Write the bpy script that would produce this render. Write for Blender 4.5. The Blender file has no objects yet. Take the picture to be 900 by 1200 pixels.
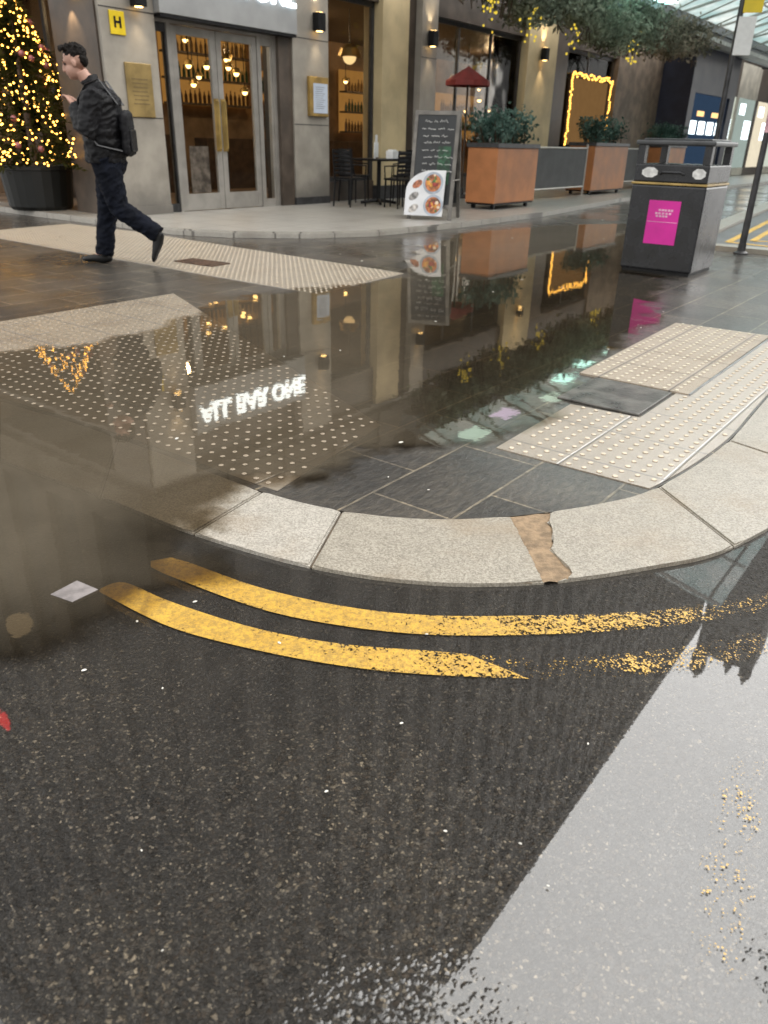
import bpy, bmesh, math, random
from mathutils import Vector, Matrix, noise as mnoise
random.seed(7)
PI = math.pi
sc = bpy.context.scene
COL = sc.collection
R = math.radians

# ------------------------------------------------------------------ node helpers
def newmat(name):
    m = bpy.data.materials.new(name); m.use_nodes = True
    nt = m.node_tree
    for n in list(nt.nodes): nt.nodes.remove(n)
    return m, nt
def N(nt, typ, **kw):
    n = nt.nodes.new(typ)
    for k, v in kw.items():
        if k.startswith('i_'):
            key = k[2:]
            key = int(key) if key.isdigit() else key.replace('_', ' ')
            n.inputs[key].default_value = v
        else: setattr(n, k, v)
    return n
def L(nt, a, b): nt.links.new(a, b)
def out(nt, sh):
    o = N(nt, 'ShaderNodeOutputMaterial'); L(nt, sh, o.inputs['Surface'])
def math_(nt, op, a, b=None, c=None, clamp=False):
    n = N(nt, 'ShaderNodeMath', operation=op, use_clamp=clamp)
    for i, v in enumerate((a, b, c)):
        if v is None: continue
        if hasattr(v, 'is_linked'): L(nt, v, n.inputs[i])
        else: n.inputs[i].default_value = v
    return n.outputs[0]
def sstep(nt, v, a, b):
    n = N(nt, 'ShaderNodeMapRange', interpolation_type='SMOOTHSTEP')
    L(nt, v, n.inputs[0]); n.inputs[1].default_value = a; n.inputs[2].default_value = b
    return n.outputs[0]
def mixc(nt, f, a, b, blend='MIX'):
    n = N(nt, 'ShaderNodeMix', data_type='RGBA', blend_type=blend)
    for s, v in ((n.inputs[0], f), (n.inputs[6], a), (n.inputs[7], b)):
        if hasattr(v, 'is_linked'): L(nt, v, s)
        else: s.default_value = v if isinstance(v, (int, float)) else (*v[:3], 1)
    return n.outputs[2]
def coord(nt, kind='Object'):
    return N(nt, 'ShaderNodeTexCoord').outputs[kind]
def noise(nt, vec, scale, detail=4, rough=.55):
    n = N(nt, 'ShaderNodeTexNoise'); L(nt, vec, n.inputs['Vector'])
    n.inputs['Scale'].default_value = scale; n.inputs['Detail'].default_value = detail; n.inputs['Roughness'].default_value = rough
    return n.outputs[0]
def voro(nt, vec, scale):
    n = N(nt, 'ShaderNodeTexVoronoi'); L(nt, vec, n.inputs['Vector']); n.inputs['Scale'].default_value = scale
    return n.outputs['Distance'], n.outputs['Color']
def bump(nt, h, strength=.3, dist=.01):
    n = N(nt, 'ShaderNodeBump'); L(nt, h, n.inputs['Height'])
    n.inputs['Distance'].default_value = dist
    if hasattr(strength, 'is_linked'): L(nt, strength, n.inputs['Strength'])
    else: n.inputs['Strength'].default_value = strength
    return n.outputs[0]
def sep(nt, v):
    n = N(nt, 'ShaderNodeSeparateXYZ'); L(nt, v, n.inputs[0]); return n.outputs
def bsdf(nt, col, rough=.5, metal=0, normal=None, spec=.5, emit=None, es=0):
    b = N(nt, 'ShaderNodeBsdfPrincipled')
    for s, v in ((b.inputs['Base Color'], col), (b.inputs['Roughness'], rough)):
        if hasattr(v, 'is_linked'): L(nt, v, s)
        else: s.default_value = v if isinstance(v, (int, float)) else (*v[:3], 1)
    b.inputs['Metallic'].default_value = metal
    b.inputs['Specular IOR Level'].default_value = spec
    if normal is not None: L(nt, normal, b.inputs['Normal'])
    if emit: b.inputs['Emission Color'].default_value = (*emit, 1); b.inputs['Emission Strength'].default_value = es
    return b.outputs[0]
def film(nt, base, ior=1.8, rough=.02, normal=None, amount=None):
    """a sheet of water over a surface: mirror reflection weighted by Fresnel"""
    g = N(nt, 'ShaderNodeBsdfGlossy')
    if hasattr(rough, 'is_linked'): L(nt, rough, g.inputs['Roughness'])
    else: g.inputs['Roughness'].default_value = rough
    fr = N(nt, 'ShaderNodeFresnel'); fr.inputs['IOR'].default_value = ior
    if normal is not None: L(nt, normal, g.inputs['Normal']); L(nt, normal, fr.inputs['Normal'])
    f = fr.outputs[0]
    if amount is not None: f = math_(nt, 'MULTIPLY', f, amount)
    m = N(nt, 'ShaderNodeMixShader'); L(nt, f, m.inputs[0]); L(nt, base, m.inputs[1]); L(nt, g.outputs[0], m.inputs[2])
    return m.outputs[0]

MATS = {}
def simple(name, col, rough=.5, metal=0, var=.25, scale=6, bmp=.08, bs=60, spec=.5, dirt=None):
    """paint / metal / stone with blotches and fine bump, never one flat value"""
    if name in MATS: return MATS[name]
    m, nt = newmat(name); c = coord(nt)
    n1 = noise(nt, c, scale, 5); n2 = noise(nt, c, bs, 3)
    dark = tuple(x*(1-var) for x in col); lite = tuple(min(1, x*(1+var)) for x in col)
    k = mixc(nt, sstep(nt, n1, .3, .7), dark, lite)
    if dirt:
        z = sep(nt, c)[2]
        f = math_(nt, 'MULTIPLY', sstep(nt, math_(nt, 'ADD', z, math_(nt, 'MULTIPLY', n1, .5)), dirt[1], 0.1), .8)
        k = mixc(nt, f, k, dirt[0])
    rr = math_(nt, 'MULTIPLY_ADD', n1, .2, rough-.1)
    out(nt, bsdf(nt, k, rr, metal, bump(nt, n2, bmp, .01), spec))
    MATS[name] = m; return m
def emis(name, col, s):
    if name in MATS: return MATS[name]
    m, nt = newmat(name); c = coord(nt)
    e = N(nt, 'ShaderNodeEmission'); e.inputs[1].default_value = s
    L(nt, mixc(nt, noise(nt, c, 5, 2), tuple(x*.75 for x in col), col), e.inputs[0])
    out(nt, e.outputs[0]); MATS[name] = m; return m

# ------------------------------------------------------------------ mesh helpers
class MB:
    def __init__(s): s.bm = bmesh.new()
    def box(s, x0, x1, y0, y1, z0, z1, bev=0, M=None):
        r = bmesh.ops.create_cube(s.bm, size=1)
        T = Matrix.Translation(((x0+x1)/2, (y0+y1)/2, (z0+z1)/2)) @ Matrix.Diagonal((abs(x1-x0), abs(y1-y0), abs(z1-z0), 1))
        bmesh.ops.transform(s.bm, matrix=T, verts=r['verts'])
        vs = r['verts']
        if bev:
            es = list({e for v in vs for e in v.link_edges})
            b = bmesh.ops.bevel(s.bm, geom=es, offset=bev, segments=2, affect='EDGES', profile=.5)
            vs = list({v for f in b['faces'] for v in f.verts} | {v for v in vs if v.is_valid})
            # whole island
            seen = set(vs); st = list(vs)
            while st:
                v = st.pop()
                for e in v.link_edges:
                    o = e.other_vert(v)
                    if o not in seen: seen.add(o); st.append(o)
            vs = list(seen)
        if M is not None: bmesh.ops.transform(s.bm, matrix=M, verts=vs)
        return s
    def tube(s, pts, rad, n=10, sq=1.0, up=None):
        pts = [Vector(p) for p in pts]
        if not isinstance(rad, (list, tuple)): rad = [rad]*len(pts)
        rings = []
        ref = Vector(up) if up else None
        for i, p in enumerate(pts):
            t = (pts[min(i+1, len(pts)-1)] - pts[max(i-1, 0)]).normalized()
            if ref is None: ref = Vector((0, 0, 1)) if abs(t.z) < .9 else Vector((1, 0, 0))
            a = (ref - t*ref.dot(t))
            if a.length < 1e-5: a = t.orthogonal()
            a.normalize(); b = t.cross(a); 
            if up is None: ref = a
            r = rad[i]; ra, rb = r if isinstance(r, tuple) else (r, r*sq)
            rings.append([s.bm.verts.new(p + a*math.cos(2*PI*k/n)*ra + b*math.sin(2*PI*k/n)*rb) for k in range(n)])
        for r0, r1 in zip(rings, rings[1:]):
            for k in range(n): s.bm.faces.new((r0[k], r0[(k+1) % n], r1[(k+1) % n], r1[k]))
        s.bm.faces.new(rings[0][::-1]); s.bm.faces.new(rings[-1])
        return s
    def ball(s, c, r, seg=16, rot=None):
        if not isinstance(r, (tuple, list)): r = (r, r, r)
        g = bmesh.ops.create_uvsphere(s.bm, u_segments=seg, v_segments=max(6, seg*2//3), radius=1)
        T = Matrix.Translation(c) @ (rot.to_4x4() if rot else Matrix()) @ Matrix.Diagonal((*r, 1))
        bmesh.ops.transform(s.bm, matrix=T, verts=g['verts']); return s
    def lathe(s, prof, c=(0, 0, 0), n=20):
        rings = [[s.bm.verts.new((c[0]+r*math.cos(2*PI*k/n), c[1]+r*math.sin(2*PI*k/n), c[2]+z)) for k in range(n)] for r, z in prof]
        for r0, r1 in zip(rings, rings[1:]):
            for k in range(n): s.bm.faces.new((r0[k], r0[(k+1) % n], r1[(k+1) % n], r1[k]))
        s.bm.faces.new(rings[0][::-1]); s.bm.faces.new(rings[-1]); return s
    def poly(s, pts):
        s.bm.faces.new([s.bm.verts.new(p) for p in pts]); return s
    def prism(s, pts, z0, z1):
        lo = [s.bm.verts.new((x, y, z0)) for x, y in pts]; hi = [s.bm.verts.new((x, y, z1)) for x, y in pts]
        n = len(pts)
        s.bm.faces.new(hi); s.bm.faces.new(lo[::-1])
        for i in range(n): s.bm.faces.new((lo[i], lo[(i+1) % n], hi[(i+1) % n], hi[i]))
        return s
    def build(s, name, mat, parent=None, smooth=False, loc=None, rot=None, recalc=True):
        if recalc == 'up':
            bmesh.ops.recalc_face_normals(s.bm, faces=s.bm.faces)
            bmesh.ops.reverse_faces(s.bm, faces=[f for f in s.bm.faces if f.normal.z < -1e-6])
        elif recalc: bmesh.ops.recalc_face_normals(s.bm, faces=s.bm.faces)
        me = bpy.data.meshes.new(name); s.bm.to_mesh(me); s.bm.free()
        if mat: me.materials.append(mat)
        if smooth: me.polygons.foreach_set('use_smooth', [True]*len(me.polygons))
        o = bpy.data.objects.new(name, me); COL.objects.link(o)
        if parent: o.parent = parent
        if loc: o.location = loc
        if rot is not None: o.rotation_euler = (0, 0, rot) if isinstance(rot, (int, float)) else rot
        return o
def tag(o, label=None, cat=None, group=None, kind=None):
    if label: o['label'] = label
    if cat: o['category'] = cat
    if group: o['group'] = group
    if kind: o['kind'] = kind
    return o
def empty(name, loc, rz=0, label=None, cat=None, group=None, kind=None):
    o = bpy.data.objects.new(name, None); COL.objects.link(o); o.empty_display_size = .1
    o.location = loc; o.rotation_euler = (0, 0, rz)
    return tag(o, label, cat, group, kind)
def copy_tree(o, parent=None):
    c = o.copy(); COL.objects.link(c); c.parent = parent
    for ch in o.children: copy_tree(ch, c)
    return c
def text_mesh(body, size, depth=.0, bold=0):
    cu = bpy.data.curves.new('lettering', 'FONT'); cu.body = body; cu.size = size; cu.extrude = depth; cu.offset = bold
    cu.align_x = 'CENTER'; cu.align_y = 'CENTER'
    o = bpy.data.objects.new('lettering', cu); COL.objects.link(o)
    dg = bpy.context.evaluated_depsgraph_get(); dg.update()
    me = bpy.data.meshes.new_from_object(o.evaluated_get(dg))
    bpy.data.objects.remove(o); bpy.data.curves.remove(cu)
    return me
def text_obj(name, body, size, mat, parent, loc, rot, depth=0, bold=0, sx=1):
    me = text_mesh(body, size, depth, bold); me.materials.clear(); me.materials.append(mat)
    o = bpy.data.objects.new(name, me); COL.objects.link(o); o.parent = parent; o.location = loc; o.rotation_euler = rot
    o.scale = (sx, 1, 1)
    return o

# ------------------------------------------------------------------ frame of the street: s along the shop front, o out from it
AZ = R(37)
P0 = Vector((-3.316, 12.287, 0))
DV = Vector((math.sin(AZ), math.cos(AZ), 0)); OV = Vector((math.cos(AZ), -math.sin(AZ), 0))
RZ = PI/2 - AZ                        # turns local +X to DV, local +Y to the inside of the building
AP = .08                              # height of the raised apron
def W(s, o, z=0): v = P0 + DV*s + OV*o; return Vector((v.x, v.y, z))
def loc(x, y): q = Vector((x, y, 0)) - P0; return q.dot(DV), q.dot(OV)

# ------------------------------------------------------------------ camera
cam = bpy.data.cameras.new('camera'); co = bpy.data.objects.new('camera', cam); COL.objects.link(co)
cam.sensor_fit = 'VERTICAL'; cam.sensor_height = 32; cam.sensor_width = 24; cam.lens = 890/1200*32
cam.clip_start = .02; cam.clip_end = 2000
co.matrix_world = Matrix.Translation((0, 0, 1.15)) @ Matrix.Rotation(PI/2 - R(26.1), 4, 'X') @ Matrix.Rotation(R(1.4), 4, 'Z')
cam.dof.use_dof = True; cam.dof.focus_distance = 2.4; cam.dof.aperture_fstop = 4
sc.camera = co

# ------------------------------------------------------------------ sky and sun
w = bpy.data.worlds.new('World'); sc.world = w; w.use_nodes = True
nt = w.node_tree
for n in list(nt.nodes): nt.nodes.remove(n)
SUN_AZ, SUN_EL = R(105), R(46)
sky = N(nt, 'ShaderNodeTexSky', sky_type='NISHITA', sun_disc=False, sun_elevation=SUN_EL, sun_rotation=SUN_AZ, air_density=1.5, dust_density=3)
g = coord(nt, 'Generated')
def dotv(v):
    n = N(nt, 'ShaderNodeVectorMath', operation='DOT_PRODUCT'); L(nt, g, n.inputs[0]); n.inputs[1].default_value = Vector(v).normalized(); return n.outputs['Value']
def dirv(az, el): return (math.sin(R(az))*math.cos(R(el)), math.cos(R(az))*math.cos(R(el)), math.sin(R(el)))
cl = noise(nt, g, 2.2, 5)
el_ = sep(nt, g)[2]
br = sstep(nt, dotv(dirv(38, 42)), .62, .98)
lum = math_(nt, 'ADD', math_(nt, 'MULTIPLY', br, 3.4), math_(nt, 'MULTIPLY_ADD', sstep(nt, el_, -.05, .6), .85, .95))
lum = math_(nt, 'MULTIPLY', lum, math_(nt, 'MULTIPLY_ADD', cl, .35, .82))
hs = N(nt, 'ShaderNodeHueSaturation'); hs.inputs['Saturation'].default_value = .3; L(nt, sky.outputs[0], hs.inputs['Color'])
bg1 = N(nt, 'ShaderNodeBackground'); L(nt, hs.outputs[0], bg1.inputs[0]); bg1.inputs[1].default_value = .05
bg2 = N(nt, 'ShaderNodeBackground'); bg2.inputs[0].default_value = (1, .985, .955, 1); L(nt, lum, bg2.inputs[1])
ad = N(nt, 'ShaderNodeAddShader'); L(nt, bg1.outputs[0], ad.inputs[0]); L(nt, bg2.outputs[0], ad.inputs[1])
ow = N(nt, 'ShaderNodeOutputWorld'); L(nt, ad.outputs[0], ow.inputs[0])
sd = bpy.data.lights.new('sun', 'SUN'); sd.energy = .6; sd.angle = R(20); sd.color = (1, .96, .9)
so = bpy.data.objects.new('sun', sd); COL.objects.link(so)
so.rotation_euler = (-Vector(dirv(105, 46))).to_track_quat('-Z', 'Y').to_euler()
sc.view_settings.view_transform = 'Standard'; sc.view_settings.look = 'None'; sc.view_settings.exposure = 0; sc.view_settings.gamma = 1
sc.cycles.use_denoising = True
sc.cycles.max_bounces = 8; sc.cycles.transparent_max_bounces = 12; sc.cycles.sample_clamp_indirect = 4; sc.cycles.caustics_reflective = False; sc.cycles.caustics_refractive = False

# ------------------------------------------------------------------ ground materials
def mat_asphalt():
    m, nt = newmat('wet_asphalt'); c = coord(nt); x, y, z = sep(nt, c)
    wn = N(nt, 'ShaderNodeTexNoise'); L(nt, c, wn.inputs['Vector']); wn.inputs['Scale'].default_value = 70; wn.inputs['Detail'].default_value = 2
    wv = N(nt, 'ShaderNodeVectorMath', operation='MULTIPLY_ADD'); L(nt, wn.outputs['Color'], wv.inputs[0]); wv.inputs[1].default_value = (.009, .009, 0); L(nt, c, wv.inputs[2])
    cw = wv.outputs[0]
    def edge(scale):
        n = N(nt, 'ShaderNodeTexVoronoi', feature='DISTANCE_TO_EDGE'); L(nt, cw, n.inputs['Vector']); n.inputs['Scale'].default_value = scale
        return n.outputs['Distance']
    d1, c1 = voro(nt, cw, 210); d2, c2 = voro(nt, cw, 125); e1 = edge(210); e2 = edge(125)
    big = noise(nt, c, 1.6, 4); mid = noise(nt, c, 9, 4)
    r1 = sep(nt, c1); r2 = sep(nt, c2)
    def tone(v):
        ramp = N(nt, 'ShaderNodeValToRGB'); L(nt, v, ramp.inputs[0]); e = ramp.color_ramp.elements
        e[0].position = .0; e[0].color = (.012, .0105, .008, 1); e[1].position = 1; e[1].color = (.24, .205, .155, 1)
        for p, k in ((.45, (.018, .0155, .012, 1)), (.75, (.034, .030, .024, 1)), (.92, (.075, .067, .054, 1)), (.975, (.15, .132, .10, 1))):
            q = e.new(p); q.color = k
        return ramp.outputs[0]
    f1 = sstep(nt, e1, .02, .10); f2 = sstep(nt, e2, .02, .10)
    base = mixc(nt, f1, (.0085, .0073, .0058), tone(r1[0]))
    warm = mixc(nt, r2[1], tone(r2[2]), mixc(nt, .25, tone(r2[2]), (.10, .07, .045)))
    pick = math_(nt, 'MULTIPLY', f2, math_(nt, 'GREATER_THAN', r2[0], .74))
    base = mixc(nt, pick, base, warm)
    base = mixc(nt, 1.0, base, mixc(nt, sstep(nt, big, .3, .7), (.62, .6, .6), (1.3, 1.22, 1.1)), 'MULTIPLY')
    base = mixc(nt, math_(nt, 'MULTIPLY', sstep(nt, math_(nt, 'ADD', y, math_(nt, 'MULTIPLY', mid, .5)), 1.25, 1.95), .72), base, (.021, .0175, .0135))
    # how far the stones stick out of the water
    def gauss(cx, cy, sx, sy):
        a = math_(nt, 'POWER', math_(nt, 'DIVIDE', math_(nt, 'SUBTRACT', x, cx), sx), 2)
        b = math_(nt, 'POWER', math_(nt, 'DIVIDE', math_(nt, 'SUBTRACT', y, cy), sy), 2)
        return math_(nt, 'EXPONENT', math_(nt, 'MULTIPLY', math_(nt, 'ADD', a, b), -1))
    rgh = math_(nt, 'ADD', gauss(.05, .60, .18, .16), math_(nt, 'MULTIPLY', gauss(.62, .72, .07, .2), .55))
    rgh = math_(nt, 'ADD', rgh, math_(nt, 'MULTIPLY', gauss(-.5, .80, .35, .3), .06))
    rgh = math_(nt, 'ADD', rgh, math_(nt, 'MULTIPLY_ADD', mid, .45, -.26))
    rgh = sstep(nt, rgh, .10, .95)
    h1 = math_(nt, 'MULTIPLY', sstep(nt, e1, .0, .22), math_(nt, 'MULTIPLY_ADD', r1[1], .8, .1))
    h2 = math_(nt, 'MULTIPLY', sstep(nt, e2, .0, .25), math_(nt, 'GREATER_THAN', r2[0], .62))
    hgt = math_(nt, 'MULTIPLY_ADD', h2, .8, math_(nt, 'MULTIPLY', h1, .6))
    n_base = bump(nt, hgt, .8, .006)
    d3, c3 = voro(nt, cw, 92)
    h3 = math_(nt, 'MULTIPLY', sstep(nt, d3, .55, .12), math_(nt, 'MULTIPLY_ADD', sep(nt, c3)[0], 1.1, .0))
    n_film = bump(nt, math_(nt, 'MULTIPLY_ADD', mid, .5, h3), math_(nt, 'MULTIPLY_ADD', rgh, .75, .0015), .006)
    frough = math_(nt, 'MULTIPLY_ADD', rgh, .03, .012)
    out(nt, film(nt, bsdf(nt, base, .45, 0, n_base, .35), 1.85, frough, n_film))
    return m
def mat_slate():
    """dark slabs laid along the shop front; object axes are (along, inward)"""
    m, nt = newmat('wet_slate_paving'); c = coord(nt)
    bt = N(nt, 'ShaderNodeTexBrick', offset=.42, offset_frequency=2); L(nt, c, bt.inputs['Vector'])
    bt.inputs['Scale'].default_value = 1; bt.inputs['Mortar Size'].default_value = .006; bt.inputs['Mortar Smooth'].default_value = .2
    bt.inputs['Brick Width'].default_value = .62; bt.inputs['Row Height'].default_value = .34; bt.inputs['Bias'].default_value = 0
    bt.inputs['Color1'].default_value = (.030, .0275, .024, 1); bt.inputs['Color2'].default_value = (.058, .052, .045, 1); bt.inputs['Mortar'].default_value = (.17, .15, .115, 1)
    n1 = noise(nt, c, 2.2, 5); n2 = noise(nt, c, 30, 6, .7); n3 = noise(nt, c, .9, 3)
    st_ = N(nt, 'ShaderNodeMapping'); st_.inputs['Scale'].default_value = (1, 2.6, 1); st_.inputs['Rotation'].default_value = (0, 0, .35); L(nt, c, st_.inputs['Vector'])
    n4 = noise(nt, st_.outputs[0], 16, 7, .68)
    k = mixc(nt, 1, bt.outputs['Color'], mixc(nt, sstep(nt, n1, .3, .7), (.6, .6, .62), (1.3, 1.26, 1.18)), 'MULTIPLY')
    k = mixc(nt, 1, k, mixc(nt, sstep(nt, n4, .35, .68), (.62, .6, .58), (1.7, 1.62, 1.5)), 'MULTIPLY')
    h = math_(nt, 'ADD', math_(nt, 'MULTIPLY_ADD', n4, .9, math_(nt, 'MULTIPLY', n2, .3)), math_(nt, 'MULTIPLY', bt.outputs['Fac'], -.8))
    wet = sstep(nt, n3, .30, .62)
    rough = math_(nt, 'MULTIPLY_ADD', wet, -.16, .26)
    nb = bump(nt, h, .9, .01); nf = bump(nt, math_(nt, 'ADD', h, math_(nt, 'MULTIPLY', n1, 1.2)), .22, .008)
    out(nt, film(nt, bsdf(nt, k, .5, 0, nb), 1.65, rough, nf, math_(nt, 'MULTIPLY_ADD', wet, .6, .35)))
    return m
def mat_stone(name, c0, c1, speck=220, wet=.35, joint=None, stain=(.2, .15, .10), ior=1.5, domes=0):
    m, nt = newmat(name); c = coord(nt)
    n1 = noise(nt, c, 2.5, 5); n2 = noise(nt, c, speck, 2, .8); n3 = noise(nt, c, 14, 5)
    oi = N(nt, 'ShaderNodeObjectInfo').outputs['Random']
    k = mixc(nt, sstep(nt, n2, .34, .66), c0, c1)
    k = mixc(nt, 1, k, mixc(nt, oi, (.86, .84, .80), (1.12, 1.13, 1.16)), 'MULTIPLY')
    k = mixc(nt, math_(nt, 'MULTIPLY', sstep(nt, n1, .48, .75), .55), k, stain)
    k = mixc(nt, 1, k, mixc(nt, n3, (.78, .77, .75), (1.15, 1.14, 1.12)), 'MULTIPLY')
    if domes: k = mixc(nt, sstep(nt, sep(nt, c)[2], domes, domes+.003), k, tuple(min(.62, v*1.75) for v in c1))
    h = math_(nt, 'ADD', n2, math_(nt, 'MULTIPLY', n3, .6))
    if joint:
        xs = sep(nt, c); fj = None
        for q in (xs[0], xs[1]):
            t = math_(nt, 'ABSOLUTE', math_(nt, 'SUBTRACT', math_(nt, 'FRACT', math_(nt, 'DIVIDE', q, joint)), .5))
            g_ = sstep(nt, t, .480, .492); fj = g_ if fj is None else math_(nt, 'MAXIMUM', fj, g_)
        k = mixc(nt, math_(nt, 'MULTIPLY', fj, .75), k, (.05, .045, .04))
        h = math_(nt, 'SUBTRACT', h, fj)
    nb = bump(nt, h, .55, .004)
    out(nt, film(nt, bsdf(nt, k, .6, 0, nb), ior, .3, nb, wet))
    return m
M_ASPHALT = mat_asphalt(); M_SLATE = mat_slate()
M_GRANITE = mat_stone('granite_kerb', (.235, .215, .18), (.475, .445, .39), 150, .7, None, (.27, .195, .115))
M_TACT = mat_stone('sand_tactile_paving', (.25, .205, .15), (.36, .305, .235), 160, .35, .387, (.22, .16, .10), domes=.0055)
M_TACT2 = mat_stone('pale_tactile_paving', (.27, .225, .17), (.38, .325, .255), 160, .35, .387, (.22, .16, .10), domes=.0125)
M_TACTD = mat_stone('worn_tactile_paving', (.26, .21, .15), (.36, .3, .225), 160, .4, .387, (.17, .12, .075))
M_APRON = mat_stone('pale_paving', (.30, .285, .255), (.46, .44, .40), 120, .8, .6, (.20, .175, .14), 1.5)
M_DIRT = simple('joint_dirt', (.25, .175, .105), .8, 0, .35, 25, .5, 120)

def catmull(P, n=10):
    P = [Vector((*p, 0)) for p in P]; o = []
    for i in range(len(P)-1):
        p0, p1, p2, p3 = P[max(i-1, 0)], P[i], P[i+1], P[min(i+2, len(P)-1)]
        for k in range(n):
            t = k/n
            o.append(.5*((2*p1)+(p2-p0)*t+(2*p0-5*p1+4*p2-p3)*t*t+(3*p1-p0-3*p2+p3)*t**3))
    o.append(P[-1]); return o
KIN = catmull([(-9.9, 8.96), (-3.48, 4.57), (-1.83, 3.44), (-1.42, 3.19), (-.86, 2.80), (-.44, 2.49), (-.15, 2.35), (.15, 2.30), (.44, 2.34), (.76, 2.45), (1.03, 2.62), (1.47, 3.1), (1.92, 3.74), (3.07, 5.38), (6.5, 10.3), (30, 43)])
KOUT = catmull([(-9.6, 8.2), (-3.2, 3.82), (-1.5, 2.73), (-.99, 2.41), (-.61, 2.16), (-.22, 1.97), (.13, 1.89), (.47, 1.91), (.81, 2.01), (1.13, 2.16), (1.6, 2.6), (2.26, 3.5), (3.41, 5.14), (6.84, 10.06), (30.35, 42.75)])
def nearest(path, p):
    p = Vector((*p, 0)); return min(range(len(path)), key=lambda i: (path[i]-p).length)
def seg(path, i, j, n):
    P = path[i:j+1]; Ls = [0]
    for a, b in zip(P, P[1:]): Ls.append(Ls[-1]+(b-a).length)
    o = []
    for k in range(n+1):
        t = Ls[-1]*k/n; q = max(i_ for i_ in range(len(Ls)) if Ls[i_] <= t+1e-9); q = min(q, len(P)-2) if len(P) > 1 else 0
        f = (t-Ls[q])/max(1e-9, Ls[q+1]-Ls[q]); o.append(P[q].lerp(P[q+1], f))
    return o

# ------------------------------------------------------------------ ground, road, pavement, kerb
mb = MB(); mb.poly([(-400, -400, -.08), (400, -400, -.08), (400, 600, -.08), (-400, 600, -.08)])
tag(mb.build('ground', M_ASPHALT, recalc='up'), kind='structure')
mb = MB()
XS = [(-40, -.010), (70, -.010)]
for (xa, za), (xb, zb) in zip(XS, XS[1:]):
    mb.poly([(xa, -12, za), (xb, -12, zb), (xb, 60, zb), (xa, 60, za)])
bmesh.ops.remove_doubles(mb.bm, verts=mb.bm.verts, dist=1e-4)
tag(mb.build('road', M_ASPHALT, recalc='up'), kind='structure')
# pavement polygon in street coordinates (object rotated so its axes run along and into the shop front)
pv = [(p.x, p.y) for p in KIN] + [(10, 60), (-30, 60), (-30, 22)]
pl = []
for x, y in pv:
    s_, o_ = loc(x, y); pl.append((s_, -o_))
mb = MB(); mb.prism(pl, -.07, 0)
tag(mb.build('pavement', M_SLATE, loc=(P0.x, P0.y, 0), rot=RZ), kind='structure')
# apron in front of the shop front, one low step up
ap = [(-1.25, 12), (-1.3, 1.7), (-1.0, 2.35), (-.3, 3.1), (.5, 3.5), (2.3, 3.65), (5.06, 3.6), (10.5, 2.95), (20, 2.7), (60, 2.7), (60, -.5), (.3, -.5), (-.5, -8)]
ap = [(-1.1, -9), (-1.35, -2), (-1.3, 1.7), (-1.0, 2.35), (-.3, 3.1), (.5, 3.5), (2.3, 3.65), (5.06, 3.6), (10.5, 2.95), (20, 2.7), (60, 2.7), (60, -9)]
mb = MB(); mb.prism([(s, -o) for s, o in ap], .002, AP)
bmesh.ops.bevel(mb.bm, geom=[e for e in mb.bm.edges if all(v.co.z > AP-.001 for v in e.verts)], offset=.02, segments=2, affect='EDGES')
tag(mb.build('pavement_apron', M_APRON, loc=(P0.x, P0.y, 0), rot=RZ), kind='structure')
# kerb
kerb = empty('kerb', (.1, 2.1, 0), kind='structure')
JI = [(-3.48, 4.57), (-2.65, 4.0), (-1.83, 3.44), (-1.12, 2.98), (-.44, 2.49), (-.145, 2.348), (.44, 2.34), (.575, 2.38), (1.03, 2.62), (1.5, 3.14), (2.03, 3.9), (2.6, 4.7), (3.07, 5.38)]
JO = [(-3.2, 3.82), (-2.35, 3.28), (-1.5, 2.73), (-1.0, 2.415), (-.61, 2.16), (-.215, 1.968), (.478, 1.911), (.512, 1.917), (1.13, 2.16), (1.75, 2.8), (2.32, 3.6), (2.9, 4.42), (3.41, 5.14)]
for i in range(len(JI)-1):
    if i == 6: continue
    gi, go = (.004, .004)
    a = seg(KIN, nearest(KIN, JI[i]), max(nearest(KIN, JI[i+1]), nearest(KIN, JI[i])+1), 10)
    b = seg(KOUT, nearest(KOUT, JO[i]), max(nearest(KOUT, JO[i+1]), nearest(KOUT, JO[i])+1), 10)
    a[0] = Vector((*JI[i], 0)); b[0] = Vector((*JO[i], 0)); a[-1] = Vector((*JI[i+1], 0)); b[-1] = Vector((*JO[i+1], 0))
    def shr(P):
        t0 = (P[1]-P[0]).normalized(); t1 = (P[-2]-P[-1]).normalized(); P[0] = P[0]+t0*gi; P[-1] = P[-1]+t1*gi; return P
    a, b = shr(a), shr(b)
    for q in range(len(a)):
        t = (b[q]-a[q]).normalized(); a[q] = a[q]+t*.004
    if i == 7:      # the chipped end of the stone beside the dirt-filled joint
        pass
    mb = MB()
    ring = [(p.x, p.y) for p in a] + [(p.x, p.y) for p in b[::-1]]
    if i == 7:
        e0, e1 = Vector((*ring[-1], 0)), Vector((*ring[0], 0))
        chips = []
        for k in range(1, 12):
            p = e0.lerp(e1, k/12); w_ = .012*math.sin(k*2.3)+.008*random.uniform(-1, 1) + (.05 if k in (1, 2) else .02 if k == 3 else 0)
            chips.append((p.x+w_, p.y))
        ring = ring + chips
    mb.prism(ring, -.09, .003)
    es = [e for e in mb.bm.edges if all(v.co.z > 0 for v in e.verts)]
    bmesh.ops.bevel(mb.bm, geom=es, offset=.006, segments=2, affect='EDGES')
    o = mb.build('kerb_stone', M_GRANITE, kerb)
    o.matrix_parent_inverse = Matrix.Translation(kerb.location).inverted()
    o.location = (0, 0, random.uniform(-.001, .001))
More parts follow.
